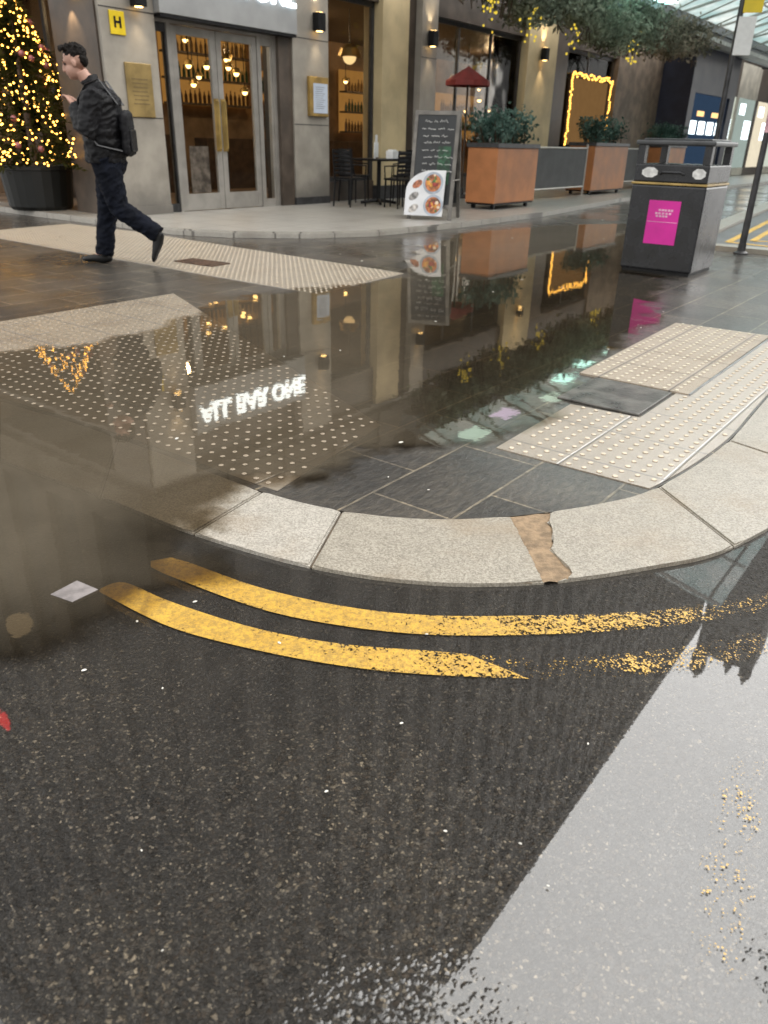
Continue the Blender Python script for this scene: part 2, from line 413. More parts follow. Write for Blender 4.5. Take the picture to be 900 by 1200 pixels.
for path0, path1 in ((KIN, KOUT),):
    i0, i1, j0, j1 = nearest(KIN, (.36, 2.33)), nearest(KIN, (.7, 2.43)), nearest(KOUT, (.38, 1.9)), nearest(KOUT, (.62, 1.94))
    a = seg(KIN, i0, i1, 8); b = seg(KOUT, j0, j1, 8)
    mb = MB()
    gr = []
    for u in range(9):
        gr.append([mb.bm.verts.new((*a[u].lerp(b[u], v/10).xy, -.003+.006*mnoise.noise(Vector((u*.9, v*.8, 3))))) for v in range(11)])
    for u in range(8):
        for v in range(10): mb.bm.faces.new((gr[u][v], gr[u+1][v], gr[u+1][v+1], gr[u][v+1]))
    o = mb.build('joint_filling', M_DIRT, kerb, smooth=True, recalc='up'); o.matrix_parent_inverse = Matrix.Translation(kerb.location).inverted()
    # bedding under all stones
    a = seg(KIN, 0, len(KIN)-1, 150); b = seg(KOUT, 0, len(KOUT)-1, 150)
    mb = MB()
    va = [mb.bm.verts.new((p.x, p.y, -.0085)) for p in a]; vb = [mb.bm.verts.new((p.x, p.y, -.0085)) for p in b]
    for q in range(150): mb.bm.faces.new((va[q], va[q+1], vb[q+1], vb[q]))
    o = mb.build('kerb_bed', simple('kerb_bed', (.10, .075, .05), .8, 0, .4, 12, .4), kerb, recalc='up'); o.matrix_parent_inverse = Matrix.Translation(kerb.location).inverted()

def inside(poly, x, y):
    c = False; n = len(poly); j = n-1
    for i in range(n):
        xi, yi = poly[i]; xj, yj = poly[j]
        if (yi > y) != (yj > y) and x < (xj-xi)*(y-yi)/(yj-yi)+xi: c = not c
        j = i
    return c
def sdist(poly, x, y):
    d = 1e9; n = len(poly)
    for i in range(n):
        ax, ay = poly[i]; bx, by = poly[(i+1) % n]
        ex, ey = bx-ax, by-ay; t = max(0, min(1, ((x-ax)*ex+(y-ay)*ey)/(ex*ex+ey*ey+1e-12)))
        d = min(d, math.hypot(x-ax-ex*t, y-ay-ey*t))
    return d if inside(poly, x, y) else -d
def tactile(name, poly, mat, z=.004, pitch=.0645, r=.0125, h=.0055, hole=None, seg_=8):
    """blister paving: a sheet with real domes in rows; polygon in (s, -o)"""
    mb = MB(); bm = mb.bm
    mb.prism(poly, -.02, z)
    xs = [p[0] for p in poly]; ys = [p[1] for p in poly]
    i0, i1 = int(min(xs)/pitch)-1, int(max(xs)/pitch)+1; j0, j1 = int(min(ys)/pitch)-1, int(max(ys)/pitch)+1
    for i in range(i0, i1+1):
        for j in range(j0, j1+1):
            x, y = (i+.5)*pitch, (j+.5)*pitch
            if sdist(poly, x, y) < .022: continue
            if hole and sdist(hole, x, y) > -.02: continue
            if random.random() < .012: continue
            hh = h*random.uniform(.8, 1.05); rr = r*random.uniform(.92, 1.06)
            rings = []
            for q, (a, b) in enumerate(((1, 0), (.9, .55), (.62, .93))):
                rings.append([bm.verts.new((x+rr*a*math.cos(2*PI*k/seg_), y+rr*a*math.sin(2*PI*k/seg_), z+hh*b)) for k in range(seg_)])
            for r0, r1 in zip(rings, rings[1:]):
                for k in range(seg_): bm.faces.new((r0[k], r0[(k+1) % seg_], r1[(k+1) % seg_], r1[k]))
            bm.faces.new(rings[-1])
    return tag(mb.build(name, mat, loc=(P0.x, P0.y, 0), rot=RZ, recalc=False), kind='structure')
def sl(pts): return [(loc(*p)[0], -loc(*p)[1]) for p in pts]
# right-hand panel follows the kerb
ki = [p for p in KIN if 1.0 < p.x < 2.6 and p.y < 4.9]
right = [(-5.16, -8.62), (-4.4, -8.60), (-3.9, -8.40), (-2.2, -8.38), (-1.7, -8.40)] 
kpts = sl([(p.x-.010*.8, p.y+.010*.6) for p in KIN if p.x > .98 and loc(p.x, p.y)[0] < -1.7 and p.y < 6])
rp = right + [k for k in reversed(kpts)]
far = [(-3.86, -9.0), (-2.1, -8.99), (-2.14, -8.36), (-3.86, -8.40)]
rp = [(-5.16, -8.62), (-4.4, -8.60), (-4.37, -8.94), (-3.85, -8.94), (-3.85, -9.012), (-1.7, -9.0)] + [k for k in reversed(kpts)]
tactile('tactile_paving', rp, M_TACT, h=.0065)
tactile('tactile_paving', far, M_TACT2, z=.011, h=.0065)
kl = sl([(p.x+.03*.6, p.y+.03) for p in KIN if -3.2 < p.x < -.40])
lp = [(-3.87, -4.89), (-5.25, -8.08)] + [k for k in reversed(kl)] + [(-6.2, -4.9)]
tactile('tactile_paving', lp, M_TACTD, z=.0015, h=.0058, r=.0135)
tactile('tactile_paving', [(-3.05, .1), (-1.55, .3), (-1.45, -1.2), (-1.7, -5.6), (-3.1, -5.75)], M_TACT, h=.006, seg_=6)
# smooth metal-edged cover slab inside the right panel
mb = MB(); mb.box(-4.355, -3.885, -8.925, -8.505, 0, .012, .004)
tag(mb.build('access_cover', simple('worn_cover', (.10, .095, .085), .3, .2, .5, 9, .3), loc=(P0.x, P0.y, 0), rot=RZ), 'smooth grey rectangular access cover set in the cream tactile paving', 'access cover')
mb = MB(); mb.box(-3.86, -2.1, -9.011, -9.0015, 0, .0125)
tag(mb.build('metal_strip', simple('strip_steel', (.35, .36, .37), .35, .8), loc=(P0.x, P0.y, 0), rot=RZ), 'thin metal edging strip across the cream tactile paving', 'metal strip')
mb = MB(); mb.box(-.26, .26, -.13, .13, 0, .014, .004)
for k in range(9): mb.box(-.23+k*.052, -.20+k*.052, -.10, .10, .013, .018)
tag(mb.build('drain_cover', simple('rust_iron', (.10, .06, .04), .6, .3, .5, 20, .4), loc=(-1.88, 7.9, .003), rot=R(-32)), 'rusty brown drain cover set in the far cream tactile strip', 'drain cover')

# ------------------------------------------------------------------ painted double yellow line
def mat_yellow():
    m, nt = newmat('worn_yellow_paint'); c = coord(nt)
    a = N(nt, 'ShaderNodeAttribute', attribute_name='wear')
    n1 = noise(nt, c, 80, 7, .8); n2 = noise(nt, c, 9, 4); n3 = noise(nt, c, 220, 2)
    pd, pc = voro(nt, c, 150)
    nn = math_(nt, 'ADD', math_(nt, 'ADD', math_(nt, 'MULTIPLY', n1, .75), math_(nt, 'MULTIPLY', n2, .25)), math_(nt, 'MULTIPLY_ADD', pd, -.28, .10))
    keep = sstep(nt, math_(nt, 'SUBTRACT', nn, math_(nt, 'MULTIPLY_ADD', a.outputs['Fac'], .40, .30)), -.012, .012)
    col = mixc(nt, n2, (.52, .29, .035), (.74, .46, .07))
    col = mixc(nt, math_(nt, 'MULTIPLY', sstep(nt, n1, .62, .38), .7), col, (.22, .14, .05))
    sh = film(nt, bsdf(nt, col, .5, 0, bump(nt, n3, .5, .003)), 1.5, .12, bump(nt, n3, .3, .003), .8)
    tr = N(nt, 'ShaderNodeBsdfTransparent'); mx = N(nt, 'ShaderNodeMixShader')
    L(nt, keep, mx.inputs[0]); L(nt, tr.outputs[0], mx.inputs[1]); L(nt, sh, mx.inputs[2]); out(nt, mx.outputs[0]); return m
M_YEL = mat_yellow()
def roadz(x): 
    for (xa, za), (xb, zb) in zip(XS, XS[1:]):
        if xa <= x <= xb: return za+(zb-za)*(x-xa)/(xb-xa)
    return -.010
def band(name, A, B, wear, label, n=8, z=.004):
    A, B = catmull(A, n), catmull(B, n); k = min(len(A), len(B))
    A = seg(A, 0, len(A)-1, 60); B = seg(B, 0, len(B)-1, 60)
    me = bpy.data.meshes.new(name); vs = []; fs = []; ws = []
    for i in range(61):
        for q in range(5):
            p = A[i].lerp(B[i], q/4); vs.append((p.x, p.y, roadz(p.x)+z)); ws.append(wear(i/60)+(.12 if q in (0, 4) else 0)+.05*mnoise.noise(Vector((p.x*14, p.y*14, 1))))
    for i in range(60):
        for q in range(4): fs.append((i*5+q, i*5+q+1, (i+1)*5+q+1, (i+1)*5+q))  # wound to face up
    me.from_pydata(vs, [], fs); me.materials.append(M_YEL)
    if sum(p.normal.z for p in me.polygons) < 0: me.flip_normals()
    at = me.attributes.new('wear', 'FLOAT', 'POINT'); at.data.foreach_set('value', ws)
    o = bpy.data.objects.new(name, me); COL.objects.link(o); o['kind'] = 'structure'
    if label: o['label'] = label
    return o
band('yellow_line', [(-.70, 1.985), (-.63, 2.005), (-.36, 1.855), (-.11, 1.765), (.12, 1.73), (.4, 1.74), (.69, 1.77), (.9, 1.82), (1.12, 1.9), (1.5, 2.2), (2.4, 3.35)],
     [(-.69, 1.95), (-.66, 1.925), (-.34, 1.745), (-.11, 1.672), (.12, 1.64), (.39, 1.65), (.67, 1.685), (.86, 1.73), (1.08, 1.8), (1.56, 2.1), (2.46, 3.27)],
     lambda t: -.12+.8*t if t < .26 else min(.72, .15+(t-.26)*2.3), 'inner worn yellow line curving beside the kerb')
band('yellow_line', [(-.795, 1.825), (-.74, 1.86), (-.58, 1.765), (-.33, 1.65), (-.1, 1.59), (.12, 1.57), (.22, 1.56)],
     [(-.795, 1.81), (-.77, 1.79), (-.55, 1.645), (-.31, 1.555), (-.09, 1.5), (.11, 1.475), (.36, 1.468)],
     lambda t: -.10+.36*t*t, 'outer yellow line ending in a point beside the road')
band('yellow_line', [(.23, 1.558), (.4, 1.56), (.6, 1.575), (.8, 1.62), (1.0, 1.69)], [(.37, 1.466), (.5, 1.475), (.65, 1.49), (.84, 1.535), (1.03, 1.6)],
     lambda t: .60+.08*math.sin(t*9)-.1*t*t, 'broken yellow fragments carrying on from the outer line')
band('yellow_line', [(.58, .74), (.66, .9), (.74, 1.06), (.83, 1.2)], [(.50, .78), (.58, .95), (.66, 1.1), (.75, 1.25)], lambda t: .67+.06*math.sin(t*14), 'scattered yellow paint fragments on the sky-lit wet road')

# ------------------------------------------------------------------ puddle
def mat_water():
    m, nt = newmat('puddle_water'); c = coord(nt)
    a = N(nt, 'ShaderNodeAttribute', attribute_name='depth'); b = N(nt, 'ShaderNodeAttribute', attribute_name='murk')
    n1 = noise(nt, c, 6, 6, .65); n2 = noise(nt, c, 1.5, 3)
    f = sstep(nt, math_(nt, 'ADD', a.outputs['Fac'], math_(nt, 'ADD', math_(nt, 'MULTIPLY_ADD', n1, .30, -.15), math_(nt, 'MULTIPLY_ADD', noise(nt, c, 2.6, 3), .5, -.25))), -.04, .12)
    n3 = noise(nt, c, 26, 2); nf = bump(nt, math_(nt, 'MULTIPLY_ADD', n3, .07, n2), .022, .05)
    gl = N(nt, 'ShaderNodeBsdfGlossy'); gl.inputs['Roughness'].default_value = .015; gl.inputs['Color'].default_value = (1, .94, .84, 1); L(nt, nf, gl.inputs['Normal'])
    fr = N(nt, 'ShaderNodeFresnel'); fr.inputs['IOR'].default_value = 1.75; L(nt, nf, fr.inputs['Normal'])
    tr = N(nt, 'ShaderNodeBsdfTransparent'); tr.inputs[0].default_value = (.74, .66, .54, 1)
    df = N(nt, 'ShaderNodeBsdfDiffuse'); L(nt, mixc(nt, n2, (.115, .096, .068), (.155, .130, .095)), df.inputs[0])
    mm = N(nt, 'ShaderNodeMixShader'); L(nt, math_(nt, 'MULTIPLY', b.outputs['Fac'], math_(nt, 'MULTIPLY_ADD', n1, .5, .75), clamp=True), mm.inputs[0]); L(nt, tr.outputs[0], mm.inputs[1]); L(nt, df.outputs[0], mm.inputs[2])
    wa = N(nt, 'ShaderNodeMixShader'); L(nt, fr.outputs[0], wa.inputs[0]); L(nt, mm.outputs[0], wa.inputs[1]); L(nt, gl.outputs[0], wa.inputs[2])
    t2 = N(nt, 'ShaderNodeBsdfTransparent'); fi = N(nt, 'ShaderNodeMixShader')
    L(nt, f, fi.inputs[0]); L(nt, t2.outputs[0], fi.inputs[1]); L(nt, wa.outputs[0], fi.inputs[2]); out(nt, fi.outputs[0]); return m
PUD = [(-5, 5.8), (-2.5, 4.3), (-1.9, 4.5), (-1.5, 5.0), (-1.36, 5.9), (-.89, 6.5), (.1, 7.3), (.2, 8.6), (.3, 9.5), (.99, 11.3), (2.43, 12.6), (4.2, 13.6), (3.6, 10.5), (2.5, 7.2), (1.95, 5.6), (1.15, 4.2), (.95, 3.62), (.60, 3.12), (.46, 2.93), (.24, 2.98), (0.04, 2.98), (-.18, 2.7), (-.44, 2.49), (-.60, 2.13), (-.42, 2.0), (-.38, 1.9), (-.55, 1.75), (-.8, 1.5), (-1.3, 1.3), (-3, 1.2), (-6, 2.5)]
vs = []; fs = []; dp = []; mk = []
ys = []; y = 1.3
while y < 13.8: ys.append(y); y += .05 if y < 4 else .1
xs_ = [-5+.07*i for i in range(int(9/.07)+1)]
idx = {}
for j, y in enumerate(ys):
    for i, x in enumerate(xs_):
        d = sdist(PUD, x, y)
        if d < -.35: continue
        if (y-13.2 > .0) or x > 4.1: pass
        s_, o_ = loc(x, y)
        idx[i, j] = len(vs); vs.append((x, y, .0055)); dp.append(max(-.3, min(.6, d)))
        u = (x+.7)*-.55 + (3.6-y)*.12
        m_ = .50 - .42*max(0, min(1, (o_-5.4)/1.2))*max(0, min(1, (x+.1)/.4)) + .10*max(0, min(1, (-.35 - x)*1.1))*max(0, min(1, (4.2-y)/1.6)) 
        m_ += .10*max(0, min(1, 1-abs(o_-4.8)/2))*max(0, min(1, (y-4)/2))
        mk.append(max(.08, min(.86, m_))*max(0, min(1, (d+.02)/(.05 if y > 2.6 else .5))))
for (i, j) in list(idx):
    q = [(i, j), (i+1, j), (i+1, j+1), (i, j+1)]
    if all(k in idx for k in q): fs.append([idx[k] for k in q])
me = bpy.data.meshes.new('puddle_water'); me.from_pydata(vs, [], fs); me.materials.append(mat_water())
me.attributes.new('depth', 'FLOAT', 'POINT').data.foreach_set('value', dp)
me.attributes.new('murk', 'FLOAT', 'POINT').data.foreach_set('value', mk)
pu = bpy.data.objects.new('puddle_water', me); COL.objects.link(pu); pu['kind'] = 'structure'

# ------------------------------------------------------------------ side road on the right with its kerb
mb = MB(); mb.prism([(3.3, -7.9), (2.9, -8.6), (6.5, -12.5), (30, -10), (30, -3.9), (3.0, -6.9)], .004, .012)
tag(mb.build('side_road', simple('side_asphalt', (.12, .12, .125), .35, 0, .3, 3, .3, 160), loc=(P0.x, P0.y, 0), rot=RZ), kind='structure')
mb = MB()
def strip(pts, w_, z0, z1):
    for (a, b) in zip(pts, pts[1:]):
        a, b = Vector((*a, 0)), Vector((*b, 0)); t = (b-a).normalized(); n_ = Vector((-t.y, t.x, 0))*w_/2
        q = [a-n_, b-n_, b+n_, a+n_]; mb.prism([(p.x, p.y) for p in q], z0, z1)
strip([(30, -3.75), (2.9, -6.75)], .28, 0, .06); strip([(2.75, -6.9), (2.75, -8.5)], .26, 0, .058); strip([(2.9, -8.7), (6.4, -12.6)], .28, 0, .06)
tag(mb.build('side_road_kerb', M_GRANITE, loc=(P0.x, P0.y, 0), rot=RZ), kind='structure')
mb = MB(); strip([(30, -4.4), (3.6, -7.15), (3.5, -7.7), (6.6, -11.7)], .09, .008, .016); strip([(30, -4.65), (4.0, -7.36), (6.9, -11.4)], .09, .008, .0155)
tag(mb.build('side_road_yellow_line', simple('yellow_paint_plain', (.62, .38, .06), .5, 0, .3, 20), loc=(P0.x, P0.y, 0), rot=RZ), kind='structure')


# ------------------------------------------------------------------ materials of the things
M_PIER = simple('pier_stone', (.31, .285, .245), .45, 0, .18, 2.2, .1, 40, dirt=((.09, .085, .08), 1.0))
M_CREAM = simple('cream_render', (.56, .45, .26), .6, 0, .16, 1.5, .1, 40)
M_BROWN = simple('dark_brown_cladding', (.075, .057, .044), .45, 0, .3, 3, .1)
M_FASCIA = simple('grey_fascia', (.31, .315, .315), .4, 0, .1, 2, .05)
M_ALU = simple('aluminium', (.42, .40, .37), .35, .55, .12, 4, .05)
M_BLACK = simple('black_paint', (.007, .007, .008), .45, 0, .3, 8, .06, 60, .25)
M_DGREY = simple('dark_grey_metal', (.05, .05, .052), .4, .3, .3, 8, .06)
M_BRASS = simple('brass', (.42, .29, .10), .4, .6, .25, 4, .08)
M_WOOD = simple('dark_wood', (.06, .035, .02), .5, 0, .4, 6, .2)
M_INT = simple('interior_wall', (.2, .135, .085), .7, 0, .5, 1.2, .1)
M_UP = simple('upper_stone', (.075, .062, .048), .7, 0, .35, .35, .1, 8, .2)
M_UPD = simple('upper_glass', (.030, .026, .022), .5, 0, .3, .3, .02, 60, .1)
M_WARM = emis('warm_bulb', (1, .62, .22), 9)
M_WARM2 = emis('warm_glow', (1, .66, .3), 1.6)
M_FAIRY = emis('fairy_bulb', (1, .48, .08), 12)
M_COOL = emis('shop_light', (.82, .95, 1), 3.5)
M_LETTER = emis('lit_letter', (.86, .95, 1), 5)
M_WHITE = simple('white_card', (.75, .75, .74), .5, 0, .06, 8, .03)
def glass(name, tint=(.8, .82, .8), ior=1.45):
    m, nt = newmat(name); c = coord(nt)
    nb = bump(nt, noise(nt, c, .8, 2), .02, .1)
    t = N(nt, 'ShaderNodeBsdfTransparent'); t.inputs[0].default_value = (*tint, 1)
    g = N(nt, 'ShaderNodeBsdfGlossy'); g.inputs['Roughness'].default_value = .02; L(nt, nb, g.inputs['Normal'])
    fr = N(nt, 'ShaderNodeFresnel'); fr.inputs['IOR'].default_value = ior; L(nt, nb, fr.inputs['Normal'])
    x = N(nt, 'ShaderNodeMixShader'); L(nt, fr.outputs[0], x.inputs[0]); L(nt, t.outputs[0], x.inputs[1]); L(nt, g.outputs[0], x.inputs[2])
    out(nt, x.outputs[0]); return m
M_GLASS = glass('window_glass', (.9, .9, .88), 1.16)
def leafmat(name, a, b):
    m, nt = newmat(name); gi = N(nt, 'ShaderNodeNewGeometry'); c = coord(nt)
    k = mixc(nt, gi.outputs['Random Per Island'], a, b)
    k = mixc(nt, sstep(nt, noise(nt, c, 2.5, 3), .35, .65), k, tuple(x*.45 for x in a))
    d = N(nt, 'ShaderNodeBsdfDiffuse'); L(nt, k, d.inputs[0]); t = N(nt, 'ShaderNodeBsdfTranslucent'); L(nt, k, t.inputs[0])
    x = N(nt, 'ShaderNodeMixShader'); x.inputs[0].default_value = .42; L(nt, d.outputs[0], x.inputs[1]); L(nt, t.outputs[0], x.inputs[2])
    out(nt, x.outputs[0]); return m
M_LEAF = leafmat('grey_green_leaves', (.30, .34, .25), (.55, .59, .47))
M_SHRUB = leafmat('shrub_leaves', (.09, .17, .14), (.24, .34, .29))
M_FIR = leafmat('fir_needles', (.03, .04, .012), (.09, .085, .03))
def leaf(bm, p, size, rng, aspect=.45, tip=None):
    d = Vector((rng.gauss(0, 1), rng.gauss(0, 1), rng.gauss(0, 1))).normalized() if tip is None else tip
    s = d.orthogonal().normalized(); s = (Matrix.Rotation(rng.uniform(0, 6.28), 3, d) @ s)
    a, b = d*size, s*size*aspect
    v = [bm.verts.new(q) for q in (p-a*.5, p+b*.5, p+a*.5, p-b*.5)]; bm.faces.new(v)

# ------------------------------------------------------------------ restaurant building
B = empty('restaurant_building', (P0.x, P0.y, 0), RZ, 'large dark stone building with glazed restaurant front behind the wet pavement', 'building')
EACH = {'overhead_panel', 'shop_light_panel', 'shop_light_strip', 'recess_wall', 'interior', 'bar_front', 'ceiling_soffit', 'shop_portal', 'entrance_frame', 'corner_post'}
def part(name, boxes, mat, parent=B, bev=0, **kw):
    if name in EACH and len(boxes) > 1:
        return [part(name, [b], mat, parent, bev, **kw) for b in boxes][0]
    mb = MB()
    for b in boxes: mb.box(*b, bev)
    return mb.build(name, mat, parent, **kw)
z0 = AP
# piers (x along, y inward)
for (a, b) in ((-.87, 0), (2.72, 3.6), (6.29, 6.83)):
    p = part('pier', [(a, b, 0 if a < 6 else -.05, 1.07 if a < 0 else .6, z0-.06, 4.2)], M_PIER)
    mb = MB(); mb.box(a-.012, b+.012, -.014 if a < 6 else -.064, .3, z0-.06, z0+.12); mb.build('plinth', M_DGREY if a > 0 else M_PIER, p)
    for zz in (1.35, 2.62):
        mb = MB(); mb.box(a+.004, b-.004, -.003 if a < 6 else -.053, .0, zz, zz+.012); mb.build('panel_joint', M_DGREY, p)
part('pier_side_cladding', [(-.90, -.872, .06, 1.07, z0, 4.2)], M_BROWN)
for (a, b) in ((5.18, 6.0), (10.8, 12.3)):
    p = part('pilaster', [(a, b, .05, .5, z0-.06, 4.2)], M_CREAM)
    mb = MB(); mb.box(a-.02, b+.02, .02, .4, z0-.05, z0+.25); mb.build('plinth', M_DGREY, p)
part('dark_cladding_panel', [(6.0, 6.288, .10, .5, z0-.06, 4.2)], M_BROWN); part('dark_cladding_panel', [(12.3, 13.1, .12, .5, z0-.06, 4.2)], M_BROWN)
part('dark_cladding_panel', [(2.42, 2.715, .03, .4, z0-.06, 2.64)], M_BROWN)
# ground-floor room shells behind the glass
part('interior', [(-.85, 46, 5.2, 5.35, 0, 4.2), (-.85, 46, .7, 5.2, z0-.05, z0+.004)], M_INT)
part('bar_front', [(.2, 3.2, 3.6, 4.0, z0, 1.15), (4.2, 9.8, 4.0, 4.4, z0, 1.1)], M_WOOD)
part('ceiling_soffit', [(-.86, 46, .02, 5.3, 4.2, 4.35), (-.86, 46, .35, 5.3, 3.42, 3.5)], M_BROWN)
# entrance
def framed(name, x0, x1, za, zb, y, st=.07, bot=.22, parent=B, mat=M_ALU, mid=None):
    mb = MB()
    mb.box(x0, x0+st, y, y+.06, za, zb, .006); mb.box(x1-st, x1, y, y+.06, za, zb, .006)
    mb.box(x0+st, x1-st, y+.002, y+.058, za, za+bot); mb.box(x0+st, x1-st, y+.002, y+.058, zb-.11, zb)
    if mid: mb.box(x0+st, x1-st, y+.004, y+.056, mid, mid+.045)
    f = mb.build(name, mat, parent)
    mb = MB(); mb.box(x0+st, x1-st, y+.024, y+.032, za+bot, zb-.11); mb.build('pane', M_GLASS, f)
    return f
part('entrance_frame', [(.02, .06, .10, .22, z0, 2.62), (.26, .33, .09, .22, z0, 2.62), (2.0, 2.08, .09, .22, z0, 2.62), (2.34, 2.42, .09, .22, z0, 2.62), (.06, 2.34, .092, .2, 2.56, 2.63)], M_ALU)
framed('side_light', .06, .26, z0, 2.56, .11, .02, .12, mat=M_DGREY); framed('side_light', 2.08, 2.34, z0, 2.56, .11, .025, .12)
for k, (a, b) in enumerate(((.335, 1.16), (1.17, 1.995))):
    f = framed('entrance_door', a, b, z0+.01, 2.55, .10, .10, .24)
    xh = b-.065 if k == 0 else a+.065
    mb = MB(); mb.tube([(xh, .10, .95), (xh, .04, .97), (xh, .04, 1.62), (xh, .10, 1.64)], .014, 8); mb.box(xh-.045, xh+.045, .085, .10, .93, 1.66)
    mb.build('handle', M_BRASS, f)
    mb = MB(); mb.box(a+.2, b-.25, .136, .139, .34, 1.0 if k == 0 else .8)
    if k == 0:
        mb.build('door_poster', simple('poster_faded', (.24, .20, .18), .5, 0, .6, 7, .02), f)
    else: mb.bm.free()
# shop windows
def bay(x0, x1, za=.35, zb=3.4, y=.25, mull=(), mat=M_DGREY):
    mb = MB()
    mb.box(x0, x0+.06, y, y+.08, za, zb); mb.box(x1-.06, x1, y, y+.08, za, zb)
    mb.box(x0+.06, x1-.06, y+.002, y+.078, za, za+.08); mb.box(x0+.06, x1-.06, y+.002, y+.078, zb-.08, zb)
    for q in mull: mb.box(q-.025, q+.025, y+.01, y+.07, za+.08, zb-.08)
    f = mb.build('window', mat, B)
    mb = MB(); mb.box(x0+.06, x1-.06, y+.03, y+.04, za+.08, zb-.08); mb.build('pane', M_GLASS, f)
    mb = MB(); mb.box(x0, x1, y-.03, y+.1, z0, za-.003); mb.build('stall_riser', M_BROWN, f)
    return f
bay(3.6, 5.18, .42); bay(6.83, 10.8, .42, mull=(8.1, 9.45)); bay(13.1, 16.4, .5, mull=(14.7,))
part('brick_wall', [(16.4, 20.0, .1, .5, 0, 4.2)], simple('brown_brick', (.19, .145, .105), .7, 0, .35, 3, .3, 14))
part('overhead_panel', [(3.602, 5.178, .15, .4, 3.4, 4.2), (6.832, 10.798, .15, .4, 3.4, 4.2), (13.1, 16.398, .15, .4, 3.4, 4.2), (.0, 2.718, .2, .4, 3.46, 4.2)], M_BROWN)
# recess with the fir tree at the corner, side facing left
part('recess_wall', [(-.2, 0, 1.3, 1.4, 0, 4.2), (.6, .7, 1.4, 6.2, 0, .4), (.6, .7, 1.4, 6.2, 3.3, 4.2), (-.87, .7, 6.2, 7.4, 0, 4.2), (-.87, .7, 7.4, 30, 0, 4.2)], M_BROWN)
f = part('window', [(.601, .679, 1.48, 6.12, .4, .46), (.601, .679, 1.48, 6.12, 3.24, 3.3), (.60, .68, 1.4, 1.48, .4, 3.3), (.60, .68, 6.12, 6.2, .4, 3.3), (.61, .67, 3.7, 3.78, .4, 3.3)], M_DGREY)
part('pane', [(.635, .643, 1.48, 6.12, .4, 3.3)], M_GLASS, f)
# shops further along under the canopy
M_BLUE = simple('navy_panel', (.022, .026, .045), .4, 0, .2, 3)
part('shop_portal', [(20.0, 20.5, -.9, .5, 0, 4.2), (24.4, 25, -.9, .5, 0, 4.2), (20.5, 24.4, -.9, .5, 2.75, 4.2)], M_BLUE)
f = part('shop_window', [(20.5, 24.4, -.80, -.74, .1, 2.75)], emis('blue_screen', (.10, .18, .32), .32))
part('shop_light_panel', [(20.7+k*.95, 21.25+k*.95, -.86, -.81, 1.55, 1.95) for k in range(4)], M_COOL, f)
part('shop_light_strip', [(21.3, 21.9, -.86, -.81, 2.1, 2.25), (22.9, 23.6, -.86, -.81, 2.1, 2.25)], emis('amber_sign', (1, .6, .25), 2), f)
M_SHOP = simple('pale_shop_wall', (.5, .47, .4), .6, 0, .2, 2)
for k in range(7):
    x = 25.2+k*3
    f = part('shop_front', [(x, x+.35, -.1, .4, 0, 4.2), (x+.35, x+3, -.098, .4, 3.0, 4.2), (x+.35, x+3, -.09, .4, .1, .4)], M_SHOP if k % 2 else M_BROWN)
    part('shop_window', [(x+.352, x+2.998, -.06, -.01, .402, 2.998)], emis('shop_glow_%d' % (k % 3), ((.75, .80, .68), (.55, .66, .60), (.9, .8, .6))[k % 3], (.95, .7, 1.1)[k % 3]), f)
    part('shop_light_panel', [(x+.7, x+1.3, -.16, -.10, 2.4, 2.8), (x+1.7, x+2.5, -.16, -.10, 1.5, 2.2)], M_COOL, f)
# upper storeys: stone fins with dark glazing between
mb = MB(); mb.box(-.87, 46, .25, 30, 4.352, 31.4); mb.box(-.6, 5, .6, 30, 31.4, 40); mb.build('upper_storeys_core', M_UPD, B)  # taller attic box added to block the sky from the road's reflection
mb = MB()
x = -.87
while x < 46: mb.box(x, x+.55, -.1, .26, 4.353, 30.9); x += 1.5
for zz in (4.36, 8.4, 12.4, 16.4, 20.4, 24.4, 28.4): mb.box(-.88, 46.01, -.04, .27, zz, zz+.75)
mb.box(-.95, 46.1, -.25, .4, 30.9, 32.0)
y = .3
while y < 29: mb.box(-1.0, -.86, y, y+.6, 4.353, 30.9); y += 1.6
mb.box(-1.0, -.86, .26, 30, 4.36, 5.2); mb.box(-1.0, -.86, .26, 30, 12.4, 13.2); mb.box(-1.2, -.86, -.2, 30, 30.92, 32.01)
mb.build('upper_storeys_stonework', M_UP, B)

# neighbouring blocks that close the street
def block(name, s0, s1, o0, o1, h, label, step=3.2, mat=M_UP, top=None):
    e = empty(name, W((s0+s1)/2, (o0+o1)/2), RZ, label, 'building')
    a, b = (s1-s0)/2, (o1-o0)/2
    mb = MB(); mb.box(-a, a, -b, b, 0, h); mb.build('wall', mat, e)
    z = 4
    while z < h-2.5:
        for q in ((-a+.6, a-.6, -b-.02, -b+.01), (-a+.6, a-.6, b-.01, b+.02), (-a-.02, -a+.01, -b+.6, b-.6)): mb = MB(); mb.box(*q, z, z+1.9); mb.build('window_strip', M_UPD, e)
        z += step
    mb = MB(); mb.box(-a-.25, a+.25, -b-.25, b+.25, h, h+.8); mb.build('roof', mat, e)
    return e
fb = block('corner_building', 46.5, 62, -6, 9, 29.0, 'dark stone block closing the far end of the covered street')
mb = MB(); mb.prism([(-7.7, -2.9), (-4.0, -2.9), (-4.0, 1.3), (-7.7, 1.3)], 29.81, 34.6)
for (x, y, q, hh) in ((-7.5, -2.5, .4, 35.2), (-7.5, .9, .5, 36.2), (-7.5, -1.2, .3, 34.9)): mb.box(x-q, x+q, y-q, y+q, 34.6, hh); mb.lathe([(q, 0), (q*.6, .4), (.04, .9)], (x, y, hh), 8)
mb.build('turret', M_UP, fb)
block('opposite_building', -6, 38, 24, 36, 17, 'plain brown block across the road at the right', mat=M_BROWN)

